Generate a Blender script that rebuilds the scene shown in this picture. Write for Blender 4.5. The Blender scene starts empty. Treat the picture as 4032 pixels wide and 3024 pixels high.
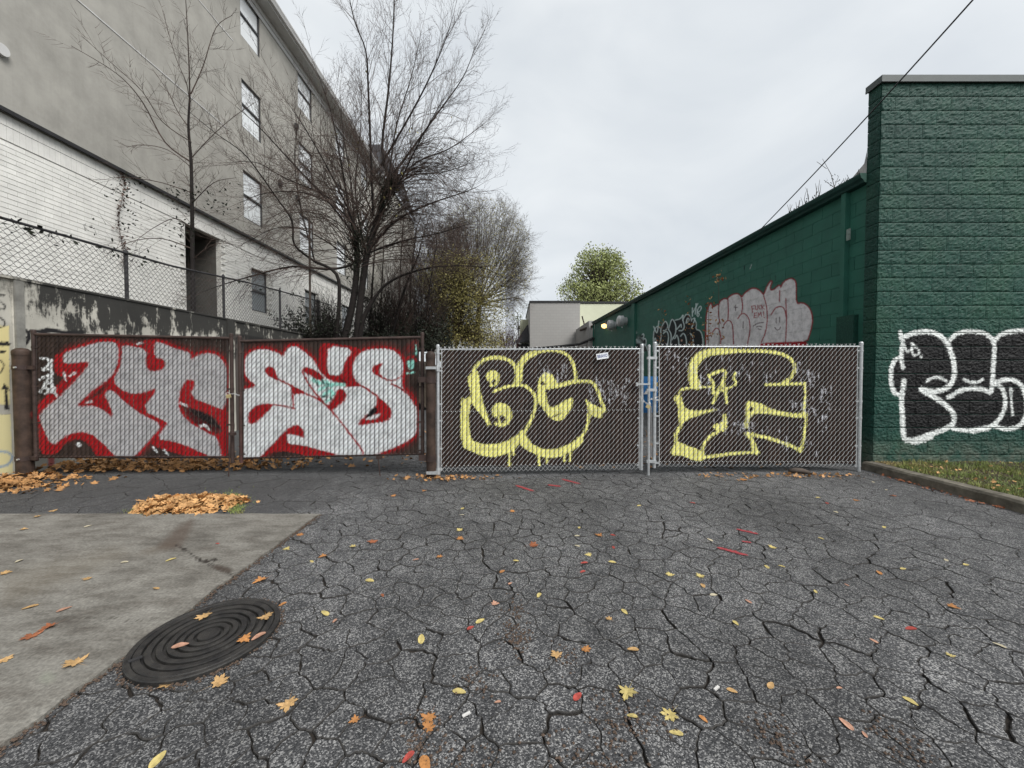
import bpy, bmesh, math, random
import numpy as np
from mathutils import Vector, Matrix, noise
R = math.radians
sc = bpy.context.scene

# ------------------------------------------------------------------ camera
CAMZ, F = 1.434, 1515.0
PITCH = math.atan(41 / F)
cd = bpy.data.cameras.new('camera'); cam = bpy.data.objects.new('camera', cd)
sc.collection.objects.link(cam); sc.camera = cam
cd.sensor_fit = 'HORIZONTAL'; cd.sensor_width = 36.0; cd.lens = 36.0 * F / 4032
cd.clip_start = 0.05; cd.clip_end = 3000
cam.location = (0, 0, CAMZ); cam.rotation_euler = (R(90) - PITCH, 0, 0)

# ------------------------------------------------------------------ sky, sun, exposure (overcast)
SUN_EL, SUN_AZ = 48.0, 134.0            # azimuth clockwise from +Y: the glow sits behind the camera, to the right
wd = bpy.data.worlds.new('World'); sc.world = wd; wd.use_nodes = True
nt = wd.node_tree; N = nt.nodes; L = nt.links; N.clear()
out = N.new('ShaderNodeOutputWorld'); mixs = N.new('ShaderNodeMixShader')
b1 = N.new('ShaderNodeBackground'); b2 = N.new('ShaderNodeBackground')
sky = N.new('ShaderNodeTexSky'); sky.sky_type = 'NISHITA'; sky.sun_disc = False
sky.sun_elevation = R(SUN_EL); sky.sun_rotation = R(SUN_AZ); sky.air_density = 1.0; sky.dust_density = 3.0
L.new(sky.outputs[0], b1.inputs[0]); b1.inputs[1].default_value = 0.05
tc = N.new('ShaderNodeTexCoord'); mp = N.new('ShaderNodeMapping'); mp.inputs['Scale'].default_value = (1.6, 1.6, 3.6)
mp.inputs['Location'].default_value = (0.6, 0.2, 0.4)
nz = N.new('ShaderNodeTexNoise'); nz.inputs['Scale'].default_value = 1.25; nz.inputs['Detail'].default_value = 5; nz.inputs['Roughness'].default_value = 0.48
nz.inputs['Distortion'].default_value = 0.5
rp = N.new('ShaderNodeValToRGB')
rp.color_ramp.elements[0].position = 0.30; rp.color_ramp.elements[0].color = (0.295, 0.314, 0.332, 1)
rp.color_ramp.elements[1].position = 0.68; rp.color_ramp.elements[1].color = (0.385, 0.398, 0.404, 1)
L.new(tc.outputs['Generated'], mp.inputs[0]); L.new(mp.outputs[0], nz.inputs[0]); L.new(nz.outputs[0], rp.inputs[0])
L.new(rp.outputs[0], b2.inputs[0]); b2.inputs[1].default_value = 1.0
mixs.inputs[0].default_value = 0.88
L.new(b1.outputs[0], mixs.inputs[1]); L.new(b2.outputs[0], mixs.inputs[2]); L.new(mixs.outputs[0], out.inputs[0])

sd = bpy.data.lights.new('sun', 'SUN'); so = bpy.data.objects.new('sun', sd); sc.collection.objects.link(so)
sd.energy = 1.5; sd.angle = R(38); sd.color = (1.0, 0.975, 0.94)
az, el = R(SUN_AZ), R(SUN_EL)
sdir = Vector((math.sin(az) * math.cos(el), math.cos(az) * math.cos(el), math.sin(el)))
so.rotation_euler = (-sdir).to_track_quat('-Z', 'Y').to_euler()
so.location = (0, 0, 30)
vs = sc.view_settings; vs.view_transform = 'Standard'; vs.look = 'None'; vs.exposure = 1.32; vs.gamma = 1.0; vs.use_curve_mapping = False
sc.cycles.max_bounces = 6; sc.cycles.diffuse_bounces = 3; sc.cycles.transparent_max_bounces = 6

# ------------------------------------------------------------------ geometry helpers
CP, SP = math.cos(PITCH), math.sin(PITCH)
def ray(x, y):
    dx = (x - 2016) / F; dy = (1512 - y) / F
    return Vector((dx, CP + dy * SP, -SP + dy * CP))
def P(x, y, Y):                         # point seen at (x, y) standing at depth Y
    d = ray(x, y); t = Y / d.y
    return Vector((d.x * t, Y, CAMZ + d.z * t))
def PXW(x, y, X):                       # ... on the plane of constant X
    d = ray(x, y); t = X / d.x
    return Vector((X, d.y * t, CAMZ + d.z * t))
def G(x, y, z=0.0):                     # ... on the ground
    d = ray(x, y); t = (z - CAMZ) / d.z
    return Vector((d.x * t, d.y * t, z))
def proj(v):
    v = np.asarray(v, float); x = v[:, 0]; y = v[:, 1]; z = v[:, 2] - CAMZ
    dep = np.maximum(y * CP - z * SP, 0.05)
    return 2016 + F * x / dep, 1512 - F * (y * SP + z * CP) / dep
def S(r, g, b):
    f = lambda c: (c / 255 / 12.92) if c <= 10.3 else ((c / 255 + 0.055) / 1.055) ** 2.4
    return (f(r), f(g), f(b))

class MB:
    def __init__(s): s.v = []; s.f = []
    def add(s, vs, fs):
        o = len(s.v); s.v.extend(vs); s.f.extend([tuple(o + i for i in f) for f in fs])
    def box(s, lo, hi):
        x0, y0, z0 = lo; x1, y1, z1 = hi
        s.add([(x0,y0,z0),(x1,y0,z0),(x1,y1,z0),(x0,y1,z0),(x0,y0,z1),(x1,y0,z1),(x1,y1,z1),(x0,y1,z1)],
              [(0,3,2,1),(4,5,6,7),(0,1,5,4),(1,2,6,5),(2,3,7,6),(3,0,4,7)])
    def cbox(s, c, size, M=None):
        h = [k / 2 for k in size]; pts = []
        for sx, sy, sz in [(-1,-1,-1),(1,-1,-1),(1,1,-1),(-1,1,-1),(-1,-1,1),(1,-1,1),(1,1,1),(-1,1,1)]:
            p = Vector((sx*h[0], sy*h[1], sz*h[2]))
            if M is not None: p = M @ p
            pts.append(tuple(Vector(c) + p))
        s.add(pts, [(0,3,2,1),(4,5,6,7),(0,1,5,4),(1,2,6,5),(2,3,7,6),(3,0,4,7)])
    def quad(s, a, b, c, d): s.add([tuple(a), tuple(b), tuple(c), tuple(d)], [(0,1,2,3)])
    def tube(s, pts, rad, n=6, cap=True):
        pts = [Vector(p) for p in pts]; m = len(pts)
        if not hasattr(rad, '__len__'): rad = [rad] * m
        t0 = (pts[1] - pts[0]).normalized()
        up = Vector((0,0,1)) if abs(t0.z) < 0.9 else Vector((1,0,0))
        u = t0.cross(up).normalized(); o = len(s.v)
        cs = [(math.cos(2*math.pi*k/n), math.sin(2*math.pi*k/n)) for k in range(n)]
        for i, p in enumerate(pts):
            t = (pts[min(i+1, m-1)] - pts[max(i-1, 0)])
            if t.length < 1e-9: t = t0
            t.normalize(); u = u - t * u.dot(t)
            if u.length < 1e-6: u = t.orthogonal()
            u.normalize(); w = t.cross(u); r = rad[i]
            for c, q in cs: s.v.append((p.x + r*(u.x*c + w.x*q), p.y + r*(u.y*c + w.y*q), p.z + r*(u.z*c + w.z*q)))
        for i in range(m - 1):
            a = o + i*n; b = a + n
            for k in range(n): s.f.append((a+k, a+(k+1)%n, b+(k+1)%n, b+k))
        if cap:
            s.f.append(tuple(o + k for k in reversed(range(n)))); s.f.append(tuple(o + (m-1)*n + k for k in range(n)))
    def lathe(s, prof, c, n=48):
        o = len(s.v); m = len(prof)
        for r, z in prof:
            for k in range(n):
                a = 2*math.pi*k/n; s.v.append((c[0] + r*math.cos(a), c[1] + r*math.sin(a), c[2] + z))
        for i in range(m-1):
            for k in range(n):
                s.f.append((o+i*n+k, o+i*n+(k+1)%n, o+(i+1)*n+(k+1)%n, o+(i+1)*n+k))
    def grid(s, nu, nv, fn):
        o = len(s.v)
        for j in range(nv+1):
            for i in range(nu+1): s.v.append(tuple(fn(i/nu, j/nv)))
        for j in range(nv):
            for i in range(nu):
                a = o + j*(nu+1) + i; s.f.append((a, a+1, a+nu+2, a+nu+1))

col = sc.collection
WL = {}
def wl(o): return WL.get(o.name, Vector((0,0,0)))
def props(o, label, cat, group, kind):
    if label: o['label'] = label
    if cat: o['category'] = cat
    if group: o['group'] = group
    if kind: o['kind'] = kind
def thing(name, loc, label, cat, group=None, kind=None):
    o = bpy.data.objects.new(name, None); col.objects.link(o); o.location = loc; o.empty_display_size = 0.2
    WL[o.name] = Vector(loc); props(o, label, cat, group, kind); return o
def mesh_of(name, v, f, mats, smooth=False, loc=None):
    me = bpy.data.meshes.new(name)
    v = np.asarray(v, float)
    if loc is not None: v = v - np.asarray(loc)[None, :]
    me.from_pydata(v.tolist(), [], f); me.update()
    for m in (mats if isinstance(mats, (list, tuple)) else [mats]): me.materials.append(m)
    if smooth: me.polygons.foreach_set('use_smooth', [True] * len(me.polygons))
    return me
def obj(name, mb, mt, parent=None, label=None, cat=None, group=None, kind=None, smooth=False, loc=None, fac=None, paint=None):
    base = wl(parent) if parent else Vector(loc) if loc is not None else Vector((0,0,0))
    me = mesh_of(name, mb.v, mb.f, mt, smooth, base)
    if paint is None and any(m_.name in TAKES_PAINT for m_ in me.materials): paint = np.zeros((len(mb.v), 4))
    if paint is not None:
        at = me.color_attributes.new('paint', 'FLOAT_COLOR', 'POINT'); at.data.foreach_set('color', np.asarray(paint, np.float32).ravel())
    o = bpy.data.objects.new(name, me); col.objects.link(o)
    if parent: o.parent = parent; WL[o.name] = base
    else: o.location = base; WL[o.name] = base
    props(o, label, cat, group, kind); return o
def inst(name, me, loc, parent=None, rot=None, scale=None, label=None, cat=None, group=None, kind=None):
    o = bpy.data.objects.new(name, me); col.objects.link(o)
    o.location = Vector(loc) - (wl(parent) if parent else Vector((0,0,0)))
    if rot is not None: o.rotation_euler = rot
    if scale is not None: o.scale = scale
    if parent: o.parent = parent
    props(o, label, cat, group, kind); return o

# ------------------------------------------------------------------ materials
def new_mat(name):
    m = bpy.data.materials.new(name); m.use_nodes = True
    return m, m.node_tree.nodes, m.node_tree.links, m.node_tree.nodes['Principled BSDF']
def noise_node(N, L, scale, detail=4, rough=0.55, coord=None, dist=0):
    n = N.new('ShaderNodeTexNoise'); n.inputs['Scale'].default_value = scale; n.inputs['Detail'].default_value = detail
    n.inputs['Roughness'].default_value = rough; n.inputs['Distortion'].default_value = dist
    if coord is not None: L.new(coord, n.inputs['Vector'])
    return n.outputs['Fac']
def ramp(N, L, fac, stops):
    r = N.new('ShaderNodeValToRGB'); e = r.color_ramp.elements
    while len(e) < len(stops): e.new(0.5)
    for k, (p, c) in enumerate(stops): e[k].position = p; e[k].color = (c[0], c[1], c[2], 1) if hasattr(c, '__len__') else (c, c, c, 1)
    L.new(fac, r.inputs[0]); return r.outputs[0]
def mixc(N, L, fac, a, b, mode='MIX'):
    m = N.new('ShaderNodeMix'); m.data_type = 'RGBA'; m.blend_type = mode
    if hasattr(fac, 'is_output'): L.new(fac, m.inputs[0])
    else: m.inputs[0].default_value = fac
    for s, i in ((a, 6), (b, 7)):
        if hasattr(s, 'is_output'): L.new(s, m.inputs[i])
        else: m.inputs[i].default_value = (s[0], s[1], s[2], 1)
    return m.outputs[2]
def math_n(N, L, op, a, b=None, clamp=False):
    m = N.new('ShaderNodeMath'); m.operation = op; m.use_clamp = clamp
    for s, i in ((a, 0), (b, 1)):
        if s is None: continue
        if hasattr(s, 'is_output'): L.new(s, m.inputs[i])
        else: m.inputs[i].default_value = s
    return m.outputs[0]
def bump(N, L, bs, h, strength=0.3, dist=0.01):
    b = N.new('ShaderNodeBump'); b.inputs['Strength'].default_value = strength; b.inputs['Distance'].default_value = dist
    L.new(h, b.inputs['Height']); L.new(b.outputs[0], bs.inputs['Normal']); return b
def ocoord(N, L, scale=None):
    t = N.new('ShaderNodeTexCoord')
    if scale is None: return t.outputs['Object']
    m = N.new('ShaderNodeMapping'); m.inputs['Scale'].default_value = scale; L.new(t.outputs['Object'], m.inputs[0]); return m.outputs[0]
def gcoord(N, L, scale=None):            # world position, so neighbouring pieces differ
    t = N.new('ShaderNodeNewGeometry')
    if scale is None: return t.outputs['Position']
    m = N.new('ShaderNodeMapping'); m.inputs['Scale'].default_value = scale; L.new(t.outputs['Position'], m.inputs[0]); return m.outputs[0]
TAKES_PAINT = {'stained_concrete_wall', 'stained_concrete_slab'}
def simple(name, c, rough=0.7, var=0.25, scale=6, metal=0.0, bstr=0.0, bscale=40, paint=False, spec=0.3, vscale=None, c2=None, orand=0.0, grime=0.0):
    m, N, L, bs = new_mat(name); co = gcoord(N, L, vscale)
    n = noise_node(N, L, scale, 6, 0.6, co)
    d = tuple(k * (1 - var) for k in c); e = c2 if c2 else tuple(min(1, k * (1 + var)) for k in c)
    cc = ramp(N, L, n, [(0.3, d), (0.7, e)])
    if orand:
        oi = N.new('ShaderNodeObjectInfo')
        cc = mixc(N, L, 1.0, cc, ramp(N, L, oi.outputs['Random'], [(0.0, 1 - orand), (1.0, 1.0)]), 'MULTIPLY')
    if paint:
        TAKES_PAINT.add(m.name); a = N.new('ShaderNodeAttribute'); a.attribute_name = 'paint'
        pc = a.outputs['Color']
        n2 = noise_node(N, L, 9, 8, 0.72, gcoord(N, L))
        pc = mixc(N, L, 1.0, pc, ramp(N, L, n2, [(0.32, 0.62), (0.56, 1.0)]), 'MULTIPLY')
        cc = mixc(N, L, a.outputs['Alpha'], cc, pc)
    if grime:
        n3 = noise_node(N, L, 2.3, 6, 0.7, gcoord(N, L))
        cc = mixc(N, L, 1.0, cc, ramp(N, L, n3, [(0.35, 1 - grime), (0.62, 1.0)]), 'MULTIPLY')
    if name == 'grey_stucco':
        cc = mixc(N, L, 1.0, cc, ramp(N, L, noise_node(N, L, 1.1, 7, 0.7, gcoord(N, L, (1, 2.2, 0.10))), [(0.36, 0.92), (0.56, 1.0)]), 'MULTIPLY')
    L.new(cc, bs.inputs['Base Color'])
    bs.inputs['Roughness'].default_value = rough; bs.inputs['Metallic'].default_value = metal
    bs.inputs['Specular IOR Level'].default_value = spec
    if bstr:
        bump(N, L, bs, noise_node(N, L, bscale, 6, 0.65, gcoord(N, L)), bstr, 0.01)
    return m

M = {}
M['galv'] = simple('galvanised_steel', (0.50, 0.52, 0.53), 0.42, 0.2, 25, 0.55, spec=0.5)
M['wire_galv'] = simple('galvanised_wire', (0.50, 0.51, 0.51), 0.5, 0.2, 20, 0.15, spec=0.5)
M['wire_brown'] = simple('brown_coated_wire', (0.030, 0.022, 0.020), 0.6, 0.4, 14, paint=True)
M['brown_pipe'] = simple('brown_painted_pipe', (0.046, 0.030, 0.026), 0.6, 0.45, 9, bstr=0.15, paint=True)
M['slat'] = simple('brown_plastic_slat', (0.034, 0.020, 0.0155), 0.7, 0.3, 5, paint=True, orand=0.35, spec=0.12)
M['slat_old'] = simple('weathered_brown_slat', (0.044, 0.030, 0.025), 0.7, 0.35, 5, paint=True, orand=0.35, spec=0.15)
M['rust'] = simple('rusty_brown_post', (0.044, 0.028, 0.021), 0.65, 0.6, 7, bstr=0.35, bscale=60, paint=True)
M['black_wire'] = simple('weathered_black_wire', (0.035, 0.034, 0.036), 0.6, 0.3, 8)
M['brass'] = simple('brass_lock', (0.55, 0.46, 0.24), 0.35, 0.15, 30, 0.5)
M['chrome'] = simple('steel_shackle', (0.55, 0.55, 0.55), 0.3, 0.1, 30, 0.7)
M['kerb'] = simple('kerb_concrete', (0.165, 0.150, 0.120), 0.9, 0.45, 9, bstr=0.5, bscale=45, grime=0.45)
M['iron'] = simple('cast_iron', (0.022, 0.022, 0.023), 0.42, 0.4, 18, 0.1, bstr=0.35, bscale=150, c2=(0.042, 0.040, 0.037))
M['white_brick'] = simple('white_painted_brick', (0.84, 0.835, 0.795), 0.7, 0.06, 4, bstr=0.3, bscale=35, orand=0.07, grime=0.12)
M['white_mortar'] = simple('white_painted_mortar', (0.62, 0.61, 0.57), 0.85, 0.12, 6, bstr=0.3)
def split_mat():
    m, N, L, bs = new_mat('green_painted_split_block'); TAKES_PAINT.add(m.name); co = gcoord(N, L)
    c = ramp(N, L, noise_node(N, L, 0.9, 6, 0.65, co), [(0.32, (0.010, 0.050, 0.039)), (0.52, (0.015, 0.066, 0.049)), (0.70, (0.024, 0.084, 0.054))])
    oi = N.new('ShaderNodeObjectInfo'); c = mixc(N, L, 1.0, c, ramp(N, L, oi.outputs['Random'], [(0, 0.88), (1, 1.0)]), 'MULTIPLY')
    c = mixc(N, L, 1.0, c, ramp(N, L, noise_node(N, L, 30, 6, 0.7, co), [(0.30, 0.62), (0.62, 1.08)]), 'MULTIPLY')
    a = N.new('ShaderNodeAttribute'); a.attribute_name = 'paint'
    pcol_ = mixc(N, L, 1.0, a.outputs['Color'], ramp(N, L, noise_node(N, L, 22, 6, 0.7, co), [(0.3, 0.78), (0.6, 1.0)]), 'MULTIPLY'); c = mixc(N, L, a.outputs['Alpha'], c, pcol_)
    sx = N.new('ShaderNodeSeparateXYZ'); L.new(co, sx.inputs[0]); mr = N.new('ShaderNodeMapRange'); mr.inputs[1].default_value = 0.55; mr.inputs[2].default_value = 0.10; L.new(sx.outputs[2], mr.inputs[0])
    f = math_n(N, L, 'MULTIPLY', mr.outputs[0], ramp(N, L, noise_node(N, L, 5, 6, 0.7, co), [(0.35, 0.0), (0.6, 0.85)])); c = mixc(N, L, f, c, (0.105, 0.118, 0.092))      # splash dirt on the lowest courses
    L.new(c, bs.inputs['Base Color']); bs.inputs['Roughness'].default_value = 0.62; bs.inputs['Specular IOR Level'].default_value = 0.25
    bump(N, L, bs, noise_node(N, L, 48, 6, 0.65, co), 0.6, 0.01); return m
M['green_split'] = split_mat()
M['green_smooth'] = simple('green_painted_block', (0.034, 0.138, 0.103), 0.6, 0.12, 3, bstr=0.12, bscale=90, paint=True, orand=0.08, spec=0.25)
M['green_trim'] = simple('dark_green_trim', (0.016, 0.058, 0.050), 0.5, 0.2, 5)
M['coping'] = simple('grey_metal_coping', (0.085, 0.10, 0.098), 0.5, 0.15, 4)
M['stucco'] = simple('grey_stucco', (0.385, 0.374, 0.340), 0.9, 0.09, 0.7, bstr=0.12, bscale=120, grime=0.16)
M['trim_pale'] = simple('pale_grey_trim', (0.56, 0.56, 0.55), 0.6, 0.1, 3)
M['frame_dark'] = simple('dark_window_frame', (0.05, 0.052, 0.055), 0.5, 0.1, 8)
M['flash_shade'] = simple('black_flashing_and_shade', (0.03, 0.03, 0.032), 0.5, 0.2, 6)  # also colours the painted shadow line below the stucco
M['recess'] = simple('dark_passage_plaster', (0.10, 0.095, 0.085), 0.9, 0.2, 2)
M['bark'] = simple('dark_wet_bark', (0.015, 0.012, 0.011), 0.9, 0.4, 10, bstr=0.5, bscale=40)
M['bark2'] = simple('grey_brown_bark', (0.075, 0.060, 0.050), 0.85, 0.35, 10)
M['twig'] = simple('red_brown_twig', (0.066, 0.046, 0.038), 0.8, 0.5, 3)
M['twig2'] = simple('grey_twig', (0.112, 0.097, 0.078), 0.85, 0.35, 3)
M['lip'] = simple('dark_worn_crack_lip', (0.042, 0.040, 0.038), 0.9, 0.4, 40, bstr=0.5, bscale=120)
M['dirt'] = simple('crack_dirt', (0.028, 0.023, 0.019), 0.95, 0.5, 6, bstr=0.4)
M['soil'] = simple('leafy_soil', (0.050, 0.038, 0.026), 0.95, 0.4, 4, bstr=0.6)
M['roof'] = simple('dark_shingle_roof', (0.055, 0.055, 0.060), 0.85, 0.25, 12)
M['grey_block'] = simple('grey_painted_block', (0.36, 0.355, 0.345), 0.8, 0.06, 2)
M['cream'] = simple('cream_render', (0.64, 0.66, 0.50), 0.8, 0.05, 1.5)
M['tower'] = simple('haze_tinted_tower', (0.52, 0.55, 0.60), 0.6, 0.05, 0.05)  # distance haze is put into the tower's base colour
M['metal_grey'] = simple('ventilator_sheet_metal', (0.50, 0.51, 0.51), 0.4, 0.25, 8, 0.2)
def leafmat(name, c, rough=0.6, tr=0.25, orand=0.35):
    m, N, L, bs = new_mat(name)
    oi = N.new('ShaderNodeObjectInfo'); geo = N.new('ShaderNodeNewGeometry')
    n = noise_node(N, L, 60, 4, 0.6, geo.outputs['Position'])
    cc = ramp(N, L, n, [(0.32, tuple(k * 0.62 for k in c)), (0.62, c)])
    v = math_n(N, L, 'ADD', oi.outputs['Random'], geo.outputs['Random Per Island'])
    v = math_n(N, L, 'FRACT', v)
    cc = mixc(N, L, 1.0, cc, ramp(N, L, v, [(0.0, 1 - orand), (1.0, 1.0)]), 'MULTIPLY')
    L.new(cc, bs.inputs['Base Color']); bs.inputs['Roughness'].default_value = rough; bs.inputs['Specular IOR Level'].default_value = 0.25
    return m
LC = {'yellow': (0.60, 0.49, 0.19), 'tan': (0.54, 0.34, 0.15), 'orange': (0.50, 0.23, 0.08), 'red': (0.42, 0.075, 0.060),
      'pink': (0.52, 0.29, 0.20), 'pale': (0.56, 0.50, 0.36), 'rust': (0.34, 0.12, 0.055)}
for k, c in LC.items(): M['leaf_' + k] = leafmat('leaf_' + k, c, orand=0.25)
M['withered'] = leafmat('withered_creeper', (0.15, 0.085, 0.065), orand=0.5)
M['litter'] = leafmat('brown_litter_leaves', (0.60, 0.32, 0.13), orand=0.6)
M['litter2'] = leafmat('tan_litter_leaves', (0.76, 0.43, 0.18), orand=0.55)
M['leaf_green'] = leafmat('olive_green_leaves', (0.15, 0.19, 0.05), orand=0.5)
M['leaf_far'] = leafmat('autumn_green_leaves', (0.40, 0.45, 0.17), orand=0.4)
M['leaf_dark'] = leafmat('dark_evergreen_leaves', (0.020, 0.026, 0.014), orand=0.6, rough=0.7)
M['leaf_yg'] = leafmat('yellow_green_leaves', (0.34, 0.305, 0.105), orand=0.5)

# asphalt with pale aggregate
def asphalt_mat():
    m, N, L, bs = new_mat('worn_asphalt'); co = gcoord(N, L)
    vo = N.new('ShaderNodeTexVoronoi'); vo.inputs['Scale'].default_value = 190; L.new(co, vo.inputs['Vector'])
    sep = N.new('ShaderNodeSeparateColor'); L.new(vo.outputs['Color'], sep.inputs[0])
    big = noise_node(N, L, 0.9, 5, 0.6, co)
    mid = noise_node(N, L, 7, 4, 0.6, co)
    thr = math_n(N, L, 'ADD', sep.outputs[0], math_n(N, L, 'MULTIPLY', math_n(N, L, 'SUBTRACT', mid, 0.5), 0.55))
    stones = ramp(N, L, thr, [(0.0, (0.022, 0.023, 0.025)), (0.44, (0.052, 0.053, 0.056)), (0.72, (0.104, 0.104, 0.106)), (0.95, (0.30, 0.298, 0.294))])
    vo2 = N.new('ShaderNodeTexVoronoi'); vo2.inputs['Scale'].default_value = 95; L.new(co, vo2.inputs['Vector'])
    sep2 = N.new('ShaderNodeSeparateColor'); L.new(vo2.outputs['Color'], sep2.inputs[0])
    st2 = math_n(N, L, 'MULTIPLY', math_n(N, L, 'GREATER_THAN', sep2.outputs[1], 0.95), math_n(N, L, 'LESS_THAN', vo2.outputs['Distance'], 0.38))
    cc = mixc(N, L, st2, stones, (0.27, 0.265, 0.25))
    cc = mixc(N, L, 1.0, cc, ramp(N, L, big, [(0.35, 0.66), (0.65, 1.15)]), 'MULTIPLY')
    # the newer, smoother tarmac on the left by the wall and the dusty edge at the kerb
    sx = N.new('ShaderNodeSeparateXYZ'); L.new(co, sx.inputs[0])
    warp = math_n(N, L, 'MULTIPLY', math_n(N, L, 'SUBTRACT', big, 0.5), 2.4)
    lx = math_n(N, L, 'ADD', sx.outputs[0], warp)
    ml = N.new('ShaderNodeMapRange'); ml.inputs[1].default_value = -1.6; ml.inputs[2].default_value = -2.6; L.new(lx, ml.inputs[0])
    cc = mixc(N, L, math_n(N, L, 'MULTIPLY', ml.outputs[0], 0.6), cc, (0.046, 0.046, 0.047))
    L.new(cc, bs.inputs['Base Color']); bs.inputs['Roughness'].default_value = 0.78; bs.inputs['Specular IOR Level'].default_value = 0.3
    h = math_n(N, L, 'ADD', math_n(N, L, 'MULTIPLY', vo.outputs['Distance'], -1.0), math_n(N, L, 'MULTIPLY', mid, 0.8))
    bump(N, L, bs, h, 0.55, 0.006)
    return m
M['asphalt'] = asphalt_mat()
def slab_mat():
    m, N, L, bs = new_mat('stained_concrete_slab'); co = gcoord(N, L)
    a = noise_node(N, L, 1.3, 6, 0.62, co); b = noise_node(N, L, 60, 3, 0.6, co)
    cc = ramp(N, L, a, [(0.30, (0.095, 0.088, 0.076)), (0.48, (0.175, 0.166, 0.146)), (0.68, (0.255, 0.245, 0.218))])
    cc = mixc(N, L, 1.0, cc, ramp(N, L, b, [(0.3, 0.62), (0.7, 1.2)]), 'MULTIPLY')
    cc = mixc(N, L, 1.0, cc, ramp(N, L, noise_node(N, L, 5, 7, 0.72, gcoord(N, L, (0.6, 1.6, 1))), [(0.34, (0.55, 0.52, 0.5)), (0.58, (1.05, 1.05, 1.05))]), 'MULTIPLY')
    at = N.new('ShaderNodeAttribute'); at.attribute_name = 'paint'
    cc = mixc(N, L, at.outputs['Alpha'], cc, at.outputs['Color'])
    L.new(cc, bs.inputs['Base Color']); bs.inputs['Roughness'].default_value = 0.9
    bump(N, L, bs, b, 0.4, 0.006); return m
M['slab'] = slab_mat()

# ------------------------------------------------------------------ sprayed paint: soft polygons and strokes drawn on the flat gates and walls
def chaikin(p, closed, it):
    p = [np.array(q, float) for q in p]
    for _ in range(it):
        n = len(p); q = [] if closed else [p[0]]
        for i in range(n if closed else n-1):
            a, b = p[i], p[(i+1) % n]; q += [a*0.78 + b*0.22, a*0.22 + b*0.78]
        if not closed: q.append(p[-1])
        p = q
    return np.array(p)
class Paint:
    def __init__(s): s.ly = []; s.o = (0, 0); s.k = 1.0; s.j = 1.6
    def view(s, o, k): s.o = o; s.k = k; return s
    def _t(s, pts): return [(s.o[0] + x/s.k, s.o[1] + y/s.k) for x, y in pts]
    def poly(s, pts, c, soft=4, grow=0.0, it=1, a=1.0):
        s.ly.append(('p', chaikin(s._t(pts), True, it), c, soft, grow/s.k, a)); return s
    def line(s, pts, r, c, soft=3, it=2, a=1.0):
        s.ly.append(('l', chaikin(s._t(pts), False, it if len(pts) > 2 else 0), c, soft, r/s.k, a)); return s
    def ev(s, x, y):
        n = len(x); jr = np.random.RandomState(n); x = x + jr.normal(0, s.j, n); y = y + jr.normal(0, s.j, n)      # grainy spray edge
        rgb = np.zeros((n, 3)); al = np.zeros(n)
        for kind, pts, c, soft, g, a in s.ly:
            m = abs(g) + soft
            w = np.nonzero((x > pts[:,0].min()-m) & (x < pts[:,0].max()+m) & (y > pts[:,1].min()-m) & (y < pts[:,1].max()+m))[0]
            if not len(w): continue
            px, py = x[w], y[w]; d2 = np.full(len(w), 1e18); ins = np.zeros(len(w), bool)
            k = len(pts)
            for i in range(k if kind == 'p' else k-1):
                ax, ay = pts[i]; bx, by = pts[(i+1) % k]; ex, ey = bx-ax, by-ay
                t = np.clip(((px-ax)*ex + (py-ay)*ey) / (ex*ex + ey*ey + 1e-9), 0, 1)
                d2 = np.minimum(d2, (px-ax-t*ex)**2 + (py-ay-t*ey)**2)
                if kind == 'p' and ay != by:
                    ins ^= ((ay > py) != (by > py)) & (px < (bx-ax)*(py-ay)/(by-ay) + ax)
            d = np.sqrt(d2)
            sdv = np.where(ins, d, -d) + g if kind == 'p' else g - d
            f = np.clip(sdv/soft + 0.5, 0, 1) * a
            rgb[w] = rgb[w]*(1-f[:,None]) + np.array(c)[None,:]*f[:,None] if True else 0
            # first coat on bare ground takes the paint's own colour
            bare = al[w] < 1e-3
            wb = w[bare & (f > 0)]
            rgb[wb] = np.array(c)
            al[w] = 1 - (1-al[w])*(1-f)
        return np.concatenate([rgb, al[:,None]], 1)
# ------------------------------------------------------------------ the graffiti, read off the gates and walls
RED, SIL, WHT, BLK, YEL, TEAL = S(158,24,30), S(178,178,180), S(220,224,226), S(22,20,23), S(240,236,138), S(150,226,212)
rng = random.Random(5)
# gate 1: silver letters edged in red
p1 = Paint().view((0,1000), 1.58)
A1 = [(390,690),(395,612),(500,580),(600,548),(690,540),(735,560),(742,620),(735,700),(690,770),(590,840),(490,930),(485,946),(590,938),(650,972),(705,1018),(680,930),(640,868),(695,838),(760,905),(870,990),(1015,1062),(940,1150),(830,1275),(730,1275),(640,1180),(560,1115),(480,1105),(400,1140),(320,1200),(250,1050),(245,985),(380,880),(545,700),(553,668)]
B1 = [(755,560),(920,590),(905,690),(930,728),(1000,725),(1030,690),(1015,655),(960,645),(958,540),(1020,555),(1100,590),(1185,612),(1190,658),(1240,622),(1310,612),(1370,640),(1410,700),(1415,780),(1405,975),(1320,945),(1180,890),(1220,790),(1155,780),(1120,860),(1110,930),(1130,1000),(1200,1060),(1300,1115),(1350,1140),(1370,1200),(1385,1270),(1320,1270),(1200,1210),(1090,1170),(970,1150),(1035,1060),(1030,1045),(880,975),(985,830),(900,865),(820,870),(760,850),(715,810),(705,770),(750,700),(755,620)]
for q in (A1, B1): p1.poly(q, RED, 46, 16, 1, 0.45)
for q in (A1, B1): p1.poly(q, RED, 7, 17, 1)
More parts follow.
